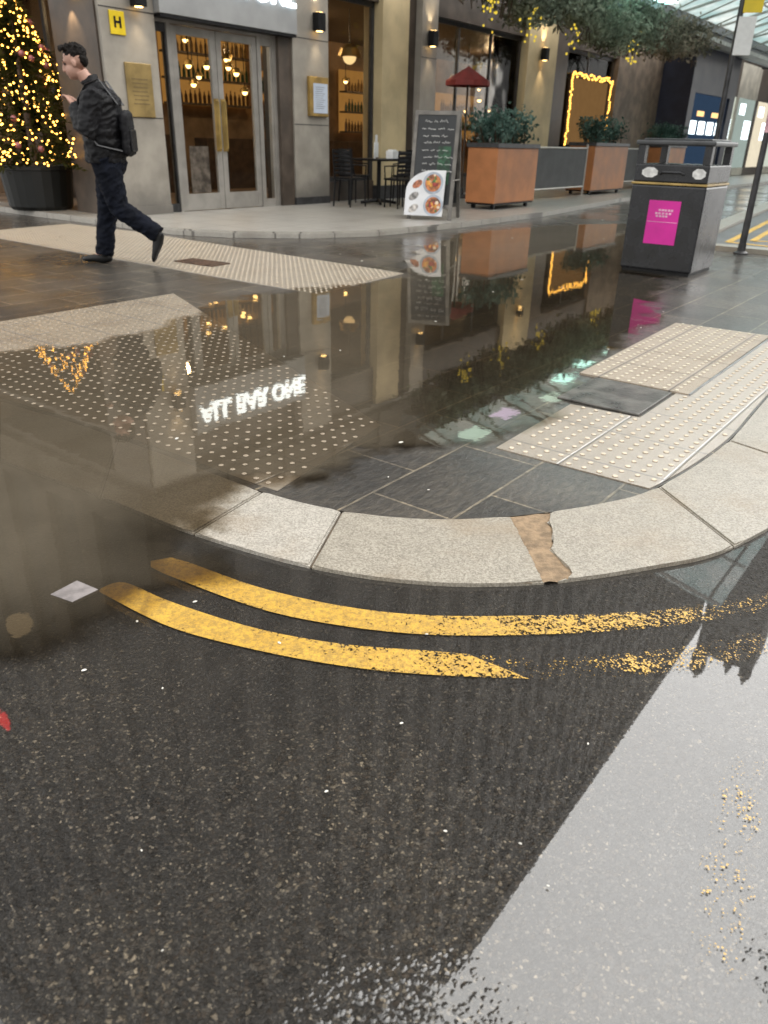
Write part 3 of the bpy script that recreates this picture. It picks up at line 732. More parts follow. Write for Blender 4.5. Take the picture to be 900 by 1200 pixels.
# ------------------------------------------------------------------ shop sign
sg = empty('shop_sign', W(1.37, .1, 3.0), RZ, 'grey fascia sign with lit white letters above the glass entrance doors', 'sign')
mb = MB(); mb.box(-1.36, 1.345, -.02, .19, -.36, .46, .006); mb.build('sign_board', M_FASCIA, sg)
mb = MB(); mb.box(-1.345, 1.33, -.012, .18, -.40, -.361); mb.build('sign_trim', M_BLACK, sg)
text_obj('lettering', 'ALL BAR ONE', .42, M_LETTER, sg, (.0, -.05, .13), (PI/2, 0, 0), .02, .012, 1.0)

# ------------------------------------------------------------------ wall lamps: up-and-down lights on the piers
def wall_lamp(s, o, z, label, power=14):
    e = empty('wall_lamp', W(s, o, z), RZ, label, 'wall lamp', 'up-and-down lamps on the piers')
    mb = MB(); mb.box(-.09, .09, -.16, -.02, -.13, .13, .012); mb.box(-.04, .04, -.02, .0, -.05, .05); mb.build('housing', M_BLACK, e)
    for sgn in (-1, 1):
        mb = MB(); mb.lathe([(.055, 0), (.055, .012)], (0, -.09, sgn*.131-.006), 14); mb.build('lens', M_WARM, e)
        ld = bpy.data.lights.new('lamp_beam', 'SPOT'); ld.energy = power*(1 if sgn < 0 else 1.3); ld.color = (1, .78, .5); ld.spot_size = R(78); ld.spot_blend = .8; ld.shadow_soft_size = .03
        lo = bpy.data.objects.new('lamp_beam', ld); COL.objects.link(lo); lo.parent = e; lo.location = (0, -.11, sgn*.15); lo.rotation_euler = (R(6)*sgn, 0, 0) if sgn < 0 else (PI - R(6), 0, 0)
wall_lamp(-.30, 0, 2.80, 'small black lamp glowing above the brass plaque on the corner pier')
wall_lamp(3.28, 0, 2.88, 'small black lamp glowing above the menu case on the pier right of the entrance')
wall_lamp(6.55, .05, 2.95, 'small black lamp on the narrow pier right of the cream pilaster')
wall_lamp(11.5, -.05, 3.1, 'small black lamp on the wide cream pilaster behind the planters', 22)
e = empty('wall_lamp', W(-.9, -.55, 2.82), RZ+PI/2*0, 'small lamp washing the dark side of the corner pier beside the fir tree', 'wall lamp', 'up-and-down lamps on the piers')
mb = MB(); mb.box(-.15, -.02, -.09, .09, -.08, .08, .01); mb.box(-.02, 0, -.04, .04, -.04, .04); mb.build('housing', M_BLACK, e)
mb = MB(); mb.lathe([(.05, 0), (.05, .01)], (-.085, 0, -.09), 14); mb.build('lens', M_WARM, e)
ld = bpy.data.lights.new('lamp_beam', 'SPOT'); ld.energy = 40; ld.color = (1, .75, .45); ld.spot_size = R(70); ld.spot_blend = .8
lo = bpy.data.objects.new('lamp_beam', ld); COL.objects.link(lo); lo.parent = e; lo.location = (-.1, 0, -.1); lo.rotation_euler = (0, R(-6), 0)

# ------------------------------------------------------------------ plates on the piers
hs_ = empty('hydrant_sign', W(-.61, .012, 2.46), RZ, 'small yellow hydrant plate with a black H on the corner pier', 'sign')
mb = MB(); mb.box(-.115, .115, -.006, .012, -.135, .135, .004); mb.build('plate', simple('sign_yellow', (.75, .55, .02), .4, 0, .1, 5), hs_)
text_obj('lettering', 'H', .17, M_BLACK, hs_, (0, -.009, .0), (PI/2, 0, 0), .001, .006)
pq = empty('wall_plaque', W(-.36, .012, 1.69), RZ, 'tarnished brass plaque on the corner pier behind the walking man', 'plaque')
mb = MB(); mb.box(-.215, .215, -.012, .012, -.33, .33, .008); mb.build('plate', simple('tarnished_brass', (.30, .215, .085), .45, .35, .3, 3, .1), pq)
mb = MB()
for k in range(7): mb.box(-.13+.01*(k % 3), .13-.012*(k % 2), -.0145, -.012, .13-k*.05, .142-k*.05)
mb.build('engraving', simple('engraved', (.17, .12, .05), .6), pq)
mc = empty('menu_case', W(3.29, .012, 1.79), RZ, 'wooden menu case with a white sheet on the pier beside the entrance', 'menu case')
mb = MB(); mb.box(-.24, .24, -.05, .012, -.30, .30, .008); mb.build('case', simple('menu_wood', (.30, .19, .05), .45, 0, .3, 5), mc)
mb = MB(); mb.box(-.15, .21, -.054, -.05, -.25, .2); mb.build('menu_sheet', emis('menu_lit', (.75, .82, .92), .62), mc)
mb = MB()
for k in range(11): mb.box(-.10, .14-.03*(k % 3), -.0555, -.054, .14-k*.032, .148-k*.032)
mb.build('print', simple('print_grey', (.2, .2, .2), .6), mc)

# ------------------------------------------------------------------ things behind the glass
def pendant(s, o, z, r, label, m=M_WARM, cord=.8):
    e = empty('pendant_lamp', W(s, o, z), 0, label, 'pendant lamp', 'pendant lamps inside the restaurant')
    MB().lathe([(r*.35, r*.9), (r*.8, r*.55), (r, 0), (r*.9, -.01), (.02, .0)], n=14).build('lamp_shade', M_BRASS, e)
    MB().ball((0, 0, -.01), r*.55, 12).build('bulb', m, e)
    MB().tube([(0, 0, r*.8), (0, 0, cord)], .008, 6).build('cord', M_BLACK, e)
for k, (s, o, z) in enumerate([(2.2, -2.0, 2.25), (3.0, -3.0, 2.75), (3.3, -2.2, 2.3), (3.9, -2.9, 2.5), (2.7, -2.5, 2.0), (3.4, -1.9, 1.9), (2.0, -1.3, 2.2), (2.75, -1.4, 2.15), (3.6, -3.4, 2.2), (4.6, -3.6, 2.6)]):
    pendant(s, o, z, .09, 'small glowing pendant lamp seen through the entrance doors', cord=3.42-z)
pendant(5.6, -1.2, 2.62, .24, 'broad cream pendant lamp behind the window left of the cream pilaster', M_WARM2, .9)
pendant(6.9, -2.4, 2.3, .08, 'tiny bright pendant lamp high behind the window left of the cream pilaster', cord=.5)
pendant(10.6, -2, 2.5, .10, 'small glowing pendant lamp behind the red parasol', cord=.9)
for k, (s, o, z) in enumerate([(9.4, -1.2, 2.5), (11.6, -2.2, 1.9), (13.2, -2.8, 2.5), (14.2, -3.0, 2.0), (12.0, -1.6, 2.75)]): pendant(s, o, z, .08, 'small glowing pendant lamp deep behind the dark window above the planter', cord=3.42-z)
pendant(12.6, -2.4, 2.2, .10, 'small glowing pendant lamp behind the first planter shrub', cord=1.2)
def backbar(s, label, z=1.2):
    e = empty('bottle_shelf', W(s, -5.0, z), RZ, label, 'bottle shelf')
    mb = MB(); mb.box(-1.2, 1.2, .04, .1, 0, 1.5)
    mb.build('back_panel', emis('amber_panel', (.9, .42, .10), .42), e)
    for q in range(3): mb = MB(); mb.box(-1.22, 1.22, -.2, .05, q*.48, q*.48+.04); mb.build('shelf', M_WOOD, e)
    for q in range(3):
        mb = MB(); rr = random.Random(q)
        for k in range(18):
            x = -1.1+k*.13; h = rr.uniform(.2, .32); mb.lathe([(.035, 0), (.035, h*.6), (.013, h*.8), (.013, h)], (x, -.08, q*.48+.041), 8)
        tag(mb.build('bottle', simple('bottle_%d' % q, ((.10, .05, .02), (.03, .06, .03), (.2, .12, .05))[q], .15), e), kind='stuff')
backbar(5.2, 'amber-lit shelves of bottles behind the left entrance door', 1.75); backbar(7.8, 'amber-lit shelves of bottles behind the right entrance door', 1.6); backbar(11.0, 'amber-lit shelves of bottles behind the window by the cream pilaster', 1.3); backbar(15.6, 'amber-lit shelves of bottles behind the dark window by the planters', 1.0)
for (s, o, z, en) in ((1.6, -2.2, 3.1, 60), (5.4, -2.6, 3.1, 60), (9.4, -2.8, 3.1, 60), (13.5, -2.6, 3.1, 90), (17, -2.4, 3.1, 90)):
    ld = bpy.data.lights.new('room_light', 'POINT'); ld.energy = en; ld.color = (1, .68, .36); ld.shadow_soft_size = .15
    lo = bpy.data.objects.new('room_light', ld); COL.objects.link(lo); lo.location = W(s, o, z)
# fairy-light frame in the far window
e = empty('fairy_light_frame', W(14.75, -.15, 1.15), RZ, 'rectangular frame wound with amber fairy lights in the far window', 'fairy lights')
mb = MB(); mb.box(-1.35, -1.25, -.03, .03, 0, 1.7); mb.box(1.25, 1.35, -.03, .03, 0, 1.7); mb.box(-1.25, 1.25, -.03, .03, 1.62, 1.7); mb.build('frame', M_WOOD, e)
mb = MB()
rr = random.Random(3)
for k in range(26):
    for x in (-1.3, 1.3): mb.ball((x+rr.uniform(-.06, .06), -.05, k*.066), .028, 6)
for k in range(34): mb.ball((-1.25+k*.075, -.05, 1.66+rr.uniform(-.06, .06)), .026, 6)
tag(mb.build('bulb', emis('amber_bulb', (1, .5, .08), 5), e), kind='stuff')
part('curtain', [(-1.2, 1.2, .02, .05, 0, 1.6)], emis('glow_curtain', (.50, .27, .10), .42), e)  # curtain given emission to add a warm glow inside the window

# ------------------------------------------------------------------ fir tree with lights in its dark tub
def fir():
    s, o = -1.05, -1.80
    e = empty('christmas_tree', W(s, o, AP), 0, 'fir tree covered in golden fairy lights in the corner recess', 'tree')
    rr = random.Random(11)
    MB().tube([(0, 0, .5), (0, 0, 1.6), (0, 0, 2.75)], [.06, .045, .01], 8).build('trunk', M_WOOD, e)
    mb = MB()
    def prof(z): return 1.06*(1-(z-.72)/2.1)**.85 if z < 2.8 else .02
    for k in range(7000):
        z = .72+2.05*rr.random()**1.35; a = rr.uniform(0, 6.28); q = prof(z)*(.25+.75*rr.random()**.5)*(1+.18*math.sin(a*7+z*9))
        p = Vector((q*math.cos(a), q*math.sin(a), z - q*.12+.05*math.sin(a*5)))
        tip = Vector((math.cos(a)+rr.gauss(0, .5), math.sin(a)+rr.gauss(0, .5), rr.gauss(-.1, .4))).normalized()
        leaf(mb.bm, p, rr.uniform(.07, .16), rr, .22, tip)
    mb.build('crown', M_FIR, e, recalc=False)
    mb = MB()
    for k in range(760):
        z = .74+2.02*rr.random()**1.25; a = rr.uniform(0, 6.28); q = prof(z)*rr.uniform(.82, 1.08)
        g_ = bmesh.ops.create_icosphere(mb.bm, subdivisions=1, radius=rr.uniform(.009, .016), matrix=Matrix.Translation((q*math.cos(a), q*math.sin(a), z-q*.1)))
    tag(mb.build('fairy_light', M_FAIRY, e), kind='stuff')
    for k in range(26):
        z = .8+1.8*rr.random(); a = rr.uniform(0, 6.28); q = prof(z)*1.0
        mb = MB(); mb.ball((q*math.cos(a), q*math.sin(a), z-q*.1), .045, 10); mb.build('bauble', simple('bauble_pink', (.35, .12, .12), .2, .3), e, smooth=True)
    mb = MB(); mb.lathe([(.42, 0), (.46, .05), (.52, .55), (.55, .56), (.55, .62), (.48, .62), (.47, .54)], n=24); mb.build('tub', simple('dark_tub', (.004, .005, .0045), .45, 0, .3, 4), e)
fir()

# ------------------------------------------------------------------ glass canopy over the street
cn = empty('glass_canopy', W(24, 4, 0), RZ, 'long glass street canopy with grey gutter beam at upper right', 'canopy')
CX0, CX1 = -19.4, 22
mb = MB(); mb.box(CX0, CX1, 2.55, 2.95, 3.98, 4.36, .02); mb.box(CX0, CX1, 2.45, 2.56, 4.25, 4.42)
mb.build('gutter_beam', simple('canopy_grey', (.17, .18, .19), .4, .2, .2, 1.5), cn)
def mat_canopy():
    m, nt = newmat('canopy_glass'); c = coord(nt)
    n1 = noise(nt, c, 1.1, 5, .65); n2 = noise(nt, c, 5, 4)
    col = mixc(nt, sstep(nt, n1, .35, .65), (.66, .80, .80), (.95, .99, .98))
    t = N(nt, 'ShaderNodeBsdfTransparent'); L(nt, col, t.inputs[0]); tl = N(nt, 'ShaderNodeBsdfTranslucent'); L(nt, col, tl.inputs[0])
    x = N(nt, 'ShaderNodeMixShader'); L(nt, math_(nt, 'MULTIPLY_ADD', n2, .4, .55), x.inputs[0]); L(nt, t.outputs[0], x.inputs[1]); L(nt, tl.outputs[0], x.inputs[2])
    g = N(nt, 'ShaderNodeBsdfGlossy'); g.inputs['Roughness'].default_value = .1
    y = N(nt, 'ShaderNodeMixShader'); y.inputs[0].default_value = .08; L(nt, x.outputs[0], y.inputs[1]); L(nt, g.outputs[0], y.inputs[2])
    out(nt, y.outputs[0]); return m
mb = MB(); mb.box(CX0, CX1, -4.0, 2.45, -.012, .012)
go = mb.build('glass_roof', mat_canopy(), cn)
def tilt(v): return v
# slope: rises outwards
me = go.data
for v in me.vertices: v.co.z += 4.45 + (2.45-v.co.y)*.24
x = CX0
while x < CX1+.01:
    mb = MB()
    n_ = [(x-.02, 2.45, 4.36), (x+.02, 2.45, 4.36), (x+.02, -4.0, 5.9), (x-.02, -4.0, 5.9)]
    a = [mb.bm.verts.new(p) for p in n_]; b = [mb.bm.verts.new((p[0], p[1], p[2]+.06)) for p in n_]
    for q in range(4): mb.bm.faces.new((a[q], a[(q+1) % 4], b[(q+1) % 4], b[q]))
    mb.bm.faces.new(a[::-1]); mb.bm.faces.new(b)
    mb.build('rafter', M_ALU, cn)
    mb = MB(); mb.tube([(x, 2.6, 4.02), (x, .4, 4.84)], .02, 6); mb.build('strut', M_ALU, cn)
    x += 1.65
for yy in (1.0, -.6, -2.2, -3.8):
    mb = MB(); zc = 4.38+(2.45-yy)*.24; mb.box(CX0, CX1, yy-.025, yy+.025, zc, zc+.04); mb.build('purlin', M_ALU, cn)
for x in range(int(CX0)+2, int(CX1), 6): mb = MB(); mb.tube([(x, 2.75, 4.2), (x, 4.15, 4.2)], .05, 8); mb.build('wall_bracket', M_DGREY, cn)
mb = MB(); mb.box(CX0+12, CX1, 2.1, 2.5, 3.9, 4.0)
mb.build('light_strip', simple('pale_soffit', (.5, .5, .47), .5), cn)
for (x, y, q, cl_) in ((-13.1, 2.1, .9, 0), (-11.6, 2.3, .8, 0), (-14.6, 1.7, .7, 2), (-16.7, 1.9, .7, 1), (-18.2, 1.8, .7, 2), (-9.6, 2.3, .7, 0)):
    mb = MB(); zc = 4.40+(2.45-y)*.24; mb.box(x-q/2, x+q/2, y-.22, y+.22, zc-.03, zc); mb.build('glint_panel', emis('canopy_glint_%d' % cl_, ((.55, 1, .92), (.8, .7, .95), (.7, .95, .85))[cl_], (5, 3, 3)[cl_]), cn)  # glowing panels added under the roof to make coloured glints in the puddle
for k in range(3):
    mb = MB(); mb.tube([(-2+k*9.5, -3.9, AP), (-2+k*9.5, -3.9, 5.85)], .09, 12); mb.build('column', M_ALU, cn)

# ------------------------------------------------------------------ greenery hung along the beam
def garland(s0, s1, zlow, label, n, seed, col=M_LEAF):
    rr = random.Random(seed)
    e = empty('hanging_garland', W((s0+s1)/2, 1.55, 3.95), RZ, label, 'garland', 'leafy garlands under the canopy beam')
    mb = MB(); h = (s1-s0)/2
    for k in range(int(n*1.7)):
        x = rr.uniform(-h, h); lob = .5+.5*math.sin(x*2.7+seed)*math.cos(x*1.1+seed*2)
        dz = zlow*(.55+.45*lob)*rr.random()**.8
        p = Vector((x+rr.gauss(0, .1), rr.gauss(0, .28), .30-dz*1.1+rr.gauss(0, .05)))
        leaf(mb.bm, p, rr.uniform(.08, .18), rr, .38)
    mb.build('foliage', col, e, recalc=False)
    mb = MB()
    for k in range(int((s1-s0)*3)):
        x = rr.uniform(-h, h); mb.tube([(x, .0, .3), (x+rr.uniform(-.2, .2), rr.uniform(-.2, .2), -.3), (x+rr.uniform(-.3, .3), rr.uniform(-.2, .2), -.75*zlow)], .012, 5)
    mb.build('stem', M_WOOD, e)
    return e, h
def mimosa(e, x, z, n, seed):
    rr = random.Random(seed); mb = MB()
    for k in range(n): mb.ball((x+rr.gauss(0, .13), -.28+rr.gauss(0, .06), z+rr.gauss(0, .16)), rr.uniform(.014, .027), 6)
    tag(mb.build('yellow_light_cluster', emis('yellow_bulb', (.95, .70, .07), 1.1), e), kind='stuff')
e, h = garland(4.9, 7.6, .95, 'leafy grey-green garland with yellow light sprays above the A-board', 2300, 1); mimosa(e, -.45, -.68, 22, 1); mimosa(e, 1.1, -.7, 18, 2)
e, h = garland(7.6, 10.6, 1.0, 'dense grey-green garland above the first planter', 2600, 2); mimosa(e, .2, -.75, 14, 3)
e, h = garland(10.6, 14.0, 1.15, 'leafy garland above the fairy-light window', 2400, 3); mimosa(e, .1, -.85, 22, 4)
e, h = garland(14.0, 18.0, .95, 'reddish brown-tipped garland furthest along the canopy beam', 2400, 4, leafmat('autumn_leaves', (.32, .31, .23), (.52, .42, .34)))

# ------------------------------------------------------------------ planters, shrubs and wind screens
M_COPPER = simple('copper_orange', (.42, .165, .06), .45, 0, .18, 2.5, .06)
def planter(s, o, wd, dp_, h, lab, lab2, rz=0, seed=1):
    e = empty('planter', W(s, o, AP), RZ+rz, lab, 'planter', 'orange planters along the shop front')
    mb = MB(); mb.box(-wd/2, wd/2, -dp_/2, dp_/2, .10, h-.07, .012); mb.build('box', M_COPPER, e)
    mb = MB(); q = .02
    for b in ((-wd/2-q, wd/2+q, -dp_/2-q, -dp_/2+.05), (-wd/2-q, wd/2+q, dp_/2-.05, dp_/2+q), (-wd/2-q, -wd/2+.05, -dp_/2+.05, dp_/2-.05), (wd/2-.05, wd/2+q, -dp_/2+.05, dp_/2-.05)): mb.box(*b, h-.069, h)
    mb.build('rim', M_DGREY, e)
    mb = MB(); mb.box(-wd/2+.02, wd/2-.02, -dp_/2+.02, dp_/2-.02, .07, .099); mb.build('base', M_BLACK, e)
    for x in (-wd/2+.14, wd/2-.14):
        for y in (-dp_/2+.1, dp_/2-.1):
            mb = MB(); mb.tube([(x, y-.03, .035), (x, y+.03, .035)], .035, 10); mb.build('wheel', M_BLACK, e)
    mb = MB(); mb.box(-wd/2+.05, wd/2-.05, -dp_/2+.05, dp_/2-.05, h-.10, h-.071); mb.build('soil', M_WOOD, e)
    t = empty('shrub', W(s, o, AP+h-.08), RZ+rz, lab2, 'shrub', 'shrubs in the orange planters')
    rr = random.Random(seed); mb = MB(); st = MB()
    for k in range(26):
        x, y = rr.uniform(-.42, .42)*wd, rr.uniform(-.38, .38)*dp_; hh = rr.uniform(.25, .55)
        tx, ty = x+rr.gauss(0, .12), y+rr.gauss(0, .12)
        st.tube([(x, y, 0), ((x+tx)/2, (y+ty)/2, hh*.6), (tx, ty, hh)], [.012, .009, .004], 5)
        for j in range(75):
            f_ = rr.random()**.6; p = Vector((x+(tx-x)*f_+rr.gauss(0, .09), y+(ty-y)*f_+rr.gauss(0, .09), hh*f_+rr.gauss(0, .05)+.06))
            leaf(mb.bm, p, rr.uniform(.05, .12), rr, .5)
    mb.build('foliage', M_SHRUB, t, recalc=False); st.build('stem', M_WOOD, t)
planter(5.5, 2.52, 1.5, .6, 1.06, 'nearest orange planter box standing right of the A-board', 'blue-green leafy shrub in the planter beside the A-board', 0, 1)
planter(11.5, 1.75, 2.0, .65, 1.12, 'second orange planter box standing between two grey wind screens', 'blue-green leafy shrub in the planter between the wind screens', 0, 2)
planter(16.4, 1.6, 1.9, .65, 1.12, 'farthest orange planter box half hidden behind the black litter bin', 'dark leafy shrub in the planter behind the litter bin', 0, 3)
def screen(s, o, length, lab):
    e = empty('wind_screen', W(s, o, AP), RZ, lab, 'wind screen', 'grey wind screens between the planters')
    mb = MB(); mb.box(-length/2, length/2, -.008, .008, .22, .98, .004); mb.build('fabric_panel', simple('grey_canvas', (.085, .085, .088), .7, 0, .2, 3, .2, 90), e)
    for x in (-length/2-.02, length/2+.02):
        p = MB().tube([(x, 0, 0), (x, 0, 1.08)], .025, 10).build('post', M_ALU, e); MB().lathe([(.16, 0), (.16, .015), (.03, .03)], (x, 0, 0), 16).build('foot', M_ALU, p)
    for z in (.20, 1.0): MB().tube([(-length/2, 0, z), (length/2, 0, z)], .016, 8).build('rail', M_ALU, e)
screen(8.45, 2.0, 3.5, 'long grey canvas wind screen between the first two orange planters'); screen(14.0, 1.55, 2.5, 'grey canvas wind screen between the second planter and the litter bin')

# ------------------------------------------------------------------ A-board with chalk writing and a food poster
def aboard():
    e = empty('chalk_sandwich_board', W(2.62, 3.0, AP), RZ + R(-70), 'black chalk sandwich board with scrawled white writing standing on the apron', 'sandwich board')
    lean = R(11)
    def P(y0): return Matrix.Translation((0, y0, 0)) @ Matrix.Rotation(-lean, 4, 'X')
    for k, (y0, s_) in enumerate(((-.30, 1), (.30, -1))):
        M = Matrix.Translation((0, y0, 0)) @ Matrix.Rotation(-lean*s_, 4, 'X')
        mb = MB()
        for x in (-.34, .29): mb.box(x, x+.05, -.02, .02, 0, 1.5, M=M)
        for z in (.16, 1.44): mb.box(-.29, .29, -.018, .018, z, z+.055, M=M)
        p = mb.build('frame', simple('board_frame', (.15, .14, .125), .5, .2, .3), e)
        mb = MB(); mb.box(-.29, .29, -.008, .008, .215, 1.44, M=M); bd = mb.build('chalkboard', simple('chalkboard', (.018, .020, .022), .55, 0, .5, 4, .05), p)
        if k == 0:
            rr = random.Random(5); mb = MB()
            for r_ in range(8):
                z = 1.34-r_*.095; x = -.22+rr.uniform(0, .06)
                while x < .2:
                    wl = rr.uniform(.05, .13); hgt = .032 if r_ % 3 else .05
                    pts = []
                    n_ = max(4, int(wl/.016))
                    for q in range(n_+1): pts.append(M @ Vector((x+wl*q/n_+rr.uniform(-.006, .006), -.012, z+hgt*(rr.random()-.2)*(1 if q % 2 else .2))))
                    mb.tube(pts, .0045, 5); x += wl+.035
            mb.build('chalk_writing', simple('chalk', (.62, .62, .60), .9, 0, .2, 40), bd)
            mb = MB(); mb.box(.06, .25, -.014, -.009, .5, 1.02, M=M); mb.build('bottle_drawing', simple('dark_green_print', (.02, .07, .035), .6, 0, .7, 14), bd)
    MB().tube([(-.31, -.02, .55), (-.31, .02, .55)], .01, 6).build('stay', M_ALU, e)
    mb = MB(); mb.tube([(.33, -.22, .55), (.33, .22, .55)], .01, 6); mb.build('stay', M_ALU, e)
    return e
ab = aboard()
def poster():
    e = empty('food_poster', W(2.62, 3.0, AP) + Vector((0, 0, 0)), RZ + R(-70), 'white poster with two round dishes of food leaning against the chalk sandwich board', 'poster')
    lean = R(13); M = Matrix.Translation((-.03, -.40, 0)) @ Matrix.Rotation(-lean, 4, 'X')
    # rounded top-left sheet
    pts = [(-.34, .06), (.25, .06), (.25, .70)]
    for k in range(9): a = PI/2*k/8; pts.append((-.34+.42-.42*math.sin(a)*1.0, .70-.30+.30*math.cos(a)))
    mb = MB(); a = [mb.bm.verts.new(M @ Vector((x, -.006, z))) for x, z in pts]; b = [mb.bm.verts.new(M @ Vector((x, .006, z))) for x, z in pts]; n_ = len(pts)
    mb.bm.faces.new(a); mb.bm.faces.new(b[::-1])
    for q in range(n_): mb.bm.faces.new((a[q], b[q], b[(q+1) % n_], a[(q+1) % n_]))
    sh = mb.build('sheet', simple('poster_white', (.68, .69, .71), .4, 0, .08, 5, .02), e)
    rr = random.Random(8)
    for (cx, cz, r_) in ((.07, .52, .155), (.10, .21, .15)):
        mb = MB(); mb.lathe([(r_, 0), (r_, .002)], n=28); bmesh.ops.transform(mb.bm, matrix=M @ Matrix.Translation((cx, -.009, cz)) @ Matrix.Rotation(PI/2, 4, 'X'), verts=mb.bm.verts)
        pl_ = mb.build('dish_picture', simple('plate_blue_grey', (.38, .43, .50), .4), sh)
        mb = MB(); mb.lathe([(r_*.78, 0), (r_*.78, .002)], n=24); bmesh.ops.transform(mb.bm, matrix=M @ Matrix.Translation((cx, -.0115, cz)) @ Matrix.Rotation(PI/2, 4, 'X'), verts=mb.bm.verts)
        mb.build('food_picture', simple('food_a', (.40, .14, .05), .5, 0, .8, 16), sh)
        for j, colr in enumerate(((.62, .5, .36), (.07, .17, .04), (.65, .30, .05), (.30, .04, .03))):
            mb = MB()
            for q in range(4):
                x, z = cx+rr.gauss(0, r_*.3), cz+rr.gauss(0, r_*.28); mb.lathe([(rr.uniform(.014, .034), 0), (.012, .002)], n=9); 
                vs_ = mb.bm.verts[-18:] if False else [v for v in mb.bm.verts if not v.tag]
                bmesh.ops.transform(mb.bm, matrix=M @ Matrix.Translation((x, -.0135-j*.0012, z)) @ Matrix.Rotation(PI/2, 4, 'X'), verts=vs_)
                for v in mb.bm.verts: v.tag = True
            mb.build('food_picture', simple('food_%d' % j, colr, .5, 0, .4, 20), sh)
    for (cx, cz, colr, nm) in ((-.17, .50, (.45, .16, .08), 'garnish_picture'), (-.21, .33, (.24, .23, .22), 'garnish_picture'), (-.2, .16, (.5, .47, .44), 'garnish_picture')):
        mb = MB(); mb.ball((0, 0, 0), (.085, .05, .003), 10); bmesh.ops.transform(mb.bm, matrix=M @ Matrix.Translation((cx, -.009, cz)) @ Matrix.Rotation(PI/2, 4, 'X') @ Matrix.Rotation(.6, 4, 'Z'), verts=mb.bm.verts)
        mb.build(nm, simple('garn_%.2f' % cz, colr, .5, 0, .6, 18), sh)
poster()

# ------------------------------------------------------------------ table, chairs and what is on the table
def table(s, o, rz, lab):
    e = empty('cafe_table', W(s, o, AP), RZ+rz, lab, 'table')
    MB().box(-.42, .42, -.35, .35, .73, .765, .01).build('table_top', M_BLACK, e)
    MB().tube([(0, 0, .06), (0, 0, .73)], .04, 10).build('column', M_BLACK, e)
    mb = MB()
    for a in range(4): mb.tube([(0, 0, .07), (.33*math.cos(a*PI/2+.78), .33*math.sin(a*PI/2+.78), .025)], [.035, .025], 8)
    mb.build('base', M_BLACK, e)
table(4.15, .72, 0, 'black cafe table with white items on it outside the window')
def chair(label):
    e = empty('cafe_chair', (0, 0, 0), 0, label, 'chair', 'black chairs around the cafe table')
    MB().box(-.21, .21, -.21, .21, .44, .475, .012).build('seat', M_BLACK, e)
    for x in (-.19, .19):
        MB().tube([(x, -.19, 0), (x*.95, -.18, .44)], [.013, .018], 8).build('leg', M_BLACK, e)
        MB().tube([(x, .23, 0), (x*.95, .19, .44)], [.013, .018], 8).build('leg', M_BLACK, e)
    b = MB(); b.tube([(-.19, .19, .46), (-.19, .24, .90), (.19, .24, .90), (.19, .19, .46)], .016, 8)
    for k in range(6): b.tube([(-.18, .205+k*.006, .54+k*.065), (-.09, .235+k*.006, .545+k*.065), (.09, .235+k*.006, .545+k*.065), (.18, .205+k*.006, .54+k*.065)], [(.024, .009)]*4, 8, up=(0, 0, 1))
    b.build('backrest', M_BLACK, e)
    mb = MB(); mb.tube([(-.2, -.17, .46), (-.23, -.15, .66), (-.21, .2, .68)], .012, 8); mb.tube([(.2, -.17, .46), (.23, -.15, .66), (.21, .2, .68)], .012, 8); mb.build('armrest', M_BLACK, e)
    return e
c0 = chair('black slatted chair at the left end of the cafe table, nearest the menu case')
spots = [((3.3, .75), PI/2, None), ((5.0, .75), -PI/2, 'black slatted chair at the right end of the cafe table, nearest the cream pilaster'), ((4.1, 1.35), PI+.2, 'black slatted chair with its back to the kerb in front of the cafe table'), ((3.75, 1.5), PI-.35, 'black slatted chair turned slightly left in front of the cafe table'), ((4.65, 1.25), PI+.5, 'black slatted chair turned towards the cream pilaster in front of the cafe table'), ((4.2, .1), 0, 'black slatted chair behind the cafe table against the window')]
for i, ((s, o), rz, lab) in enumerate(spots):
    c = c0 if i == 0 else copy_tree(c0)
    c.location = W(s, o, AP); c.rotation_euler = (0, 0, RZ+rz)
    if lab: c['label'] = lab
e = empty('menu_card', W(4.02, .75, AP+.765), RZ+.3, 'white bottle-shaped menu card standing on the black cafe table', 'menu card')
mb = MB(); mb.box(-.10, .10, -.006, .006, 0, .26, .004); mb.box(-.05, .05, -.0055, .0055, .262, .38, .004); mb.build('card', M_WHITE, e); MB().box(-.04, .04, -.03, .03, 0, .02).build('foot', M_WOOD, e)
e = empty('napkin_box', W(4.3, .9, AP+.765), RZ+.2, 'low white napkin box beside the menu card on the cafe table', 'napkin box')
MB().box(-.12, .12, -.07, .07, 0, .13, .01).build('box', M_WHITE, e); MB().box(-.09, .09, -.045, .045, .131, .15, .006).build('napkins', M_WHITE, e)

# ------------------------------------------------------------------ red parasol by the dark window
e = empty('parasol', W(6.95, .75, AP), RZ, 'small dark red parasol standing in front of the dark window', 'parasol')
MB().tube([(0, 0, 0), (0, 0, 2.42)], .022, 8).build('pole', M_WOOD, e)
mb = MB(); n_ = 8; top = mb.bm.verts.new((0, 0, 2.42)); rg = [mb.bm.verts.new((.45*math.cos(2*PI*k/n_), .45*math.sin(2*PI*k/n_), 2.16)) for k in range(n_)]; r2 = [mb.bm.verts.new((.455*math.cos(2*PI*k/n_), .455*math.sin(2*PI*k/n_), 2.07)) for k in range(n_)]
for k in range(n_): mb.bm.faces.new((top, rg[k], rg[(k+1) % n_])); mb.bm.faces.new((rg[k], r2[k], r2[(k+1) % n_], rg[(k+1) % n_]))
mb.build('canopy', simple('red_canvas', (.22, .03, .025), .7, 0, .25, 4), e)
MB().lathe([(.26, 0), (.26, .05), (.05, .08), (.04, .2)], n=18).build('base', M_DGREY, e)

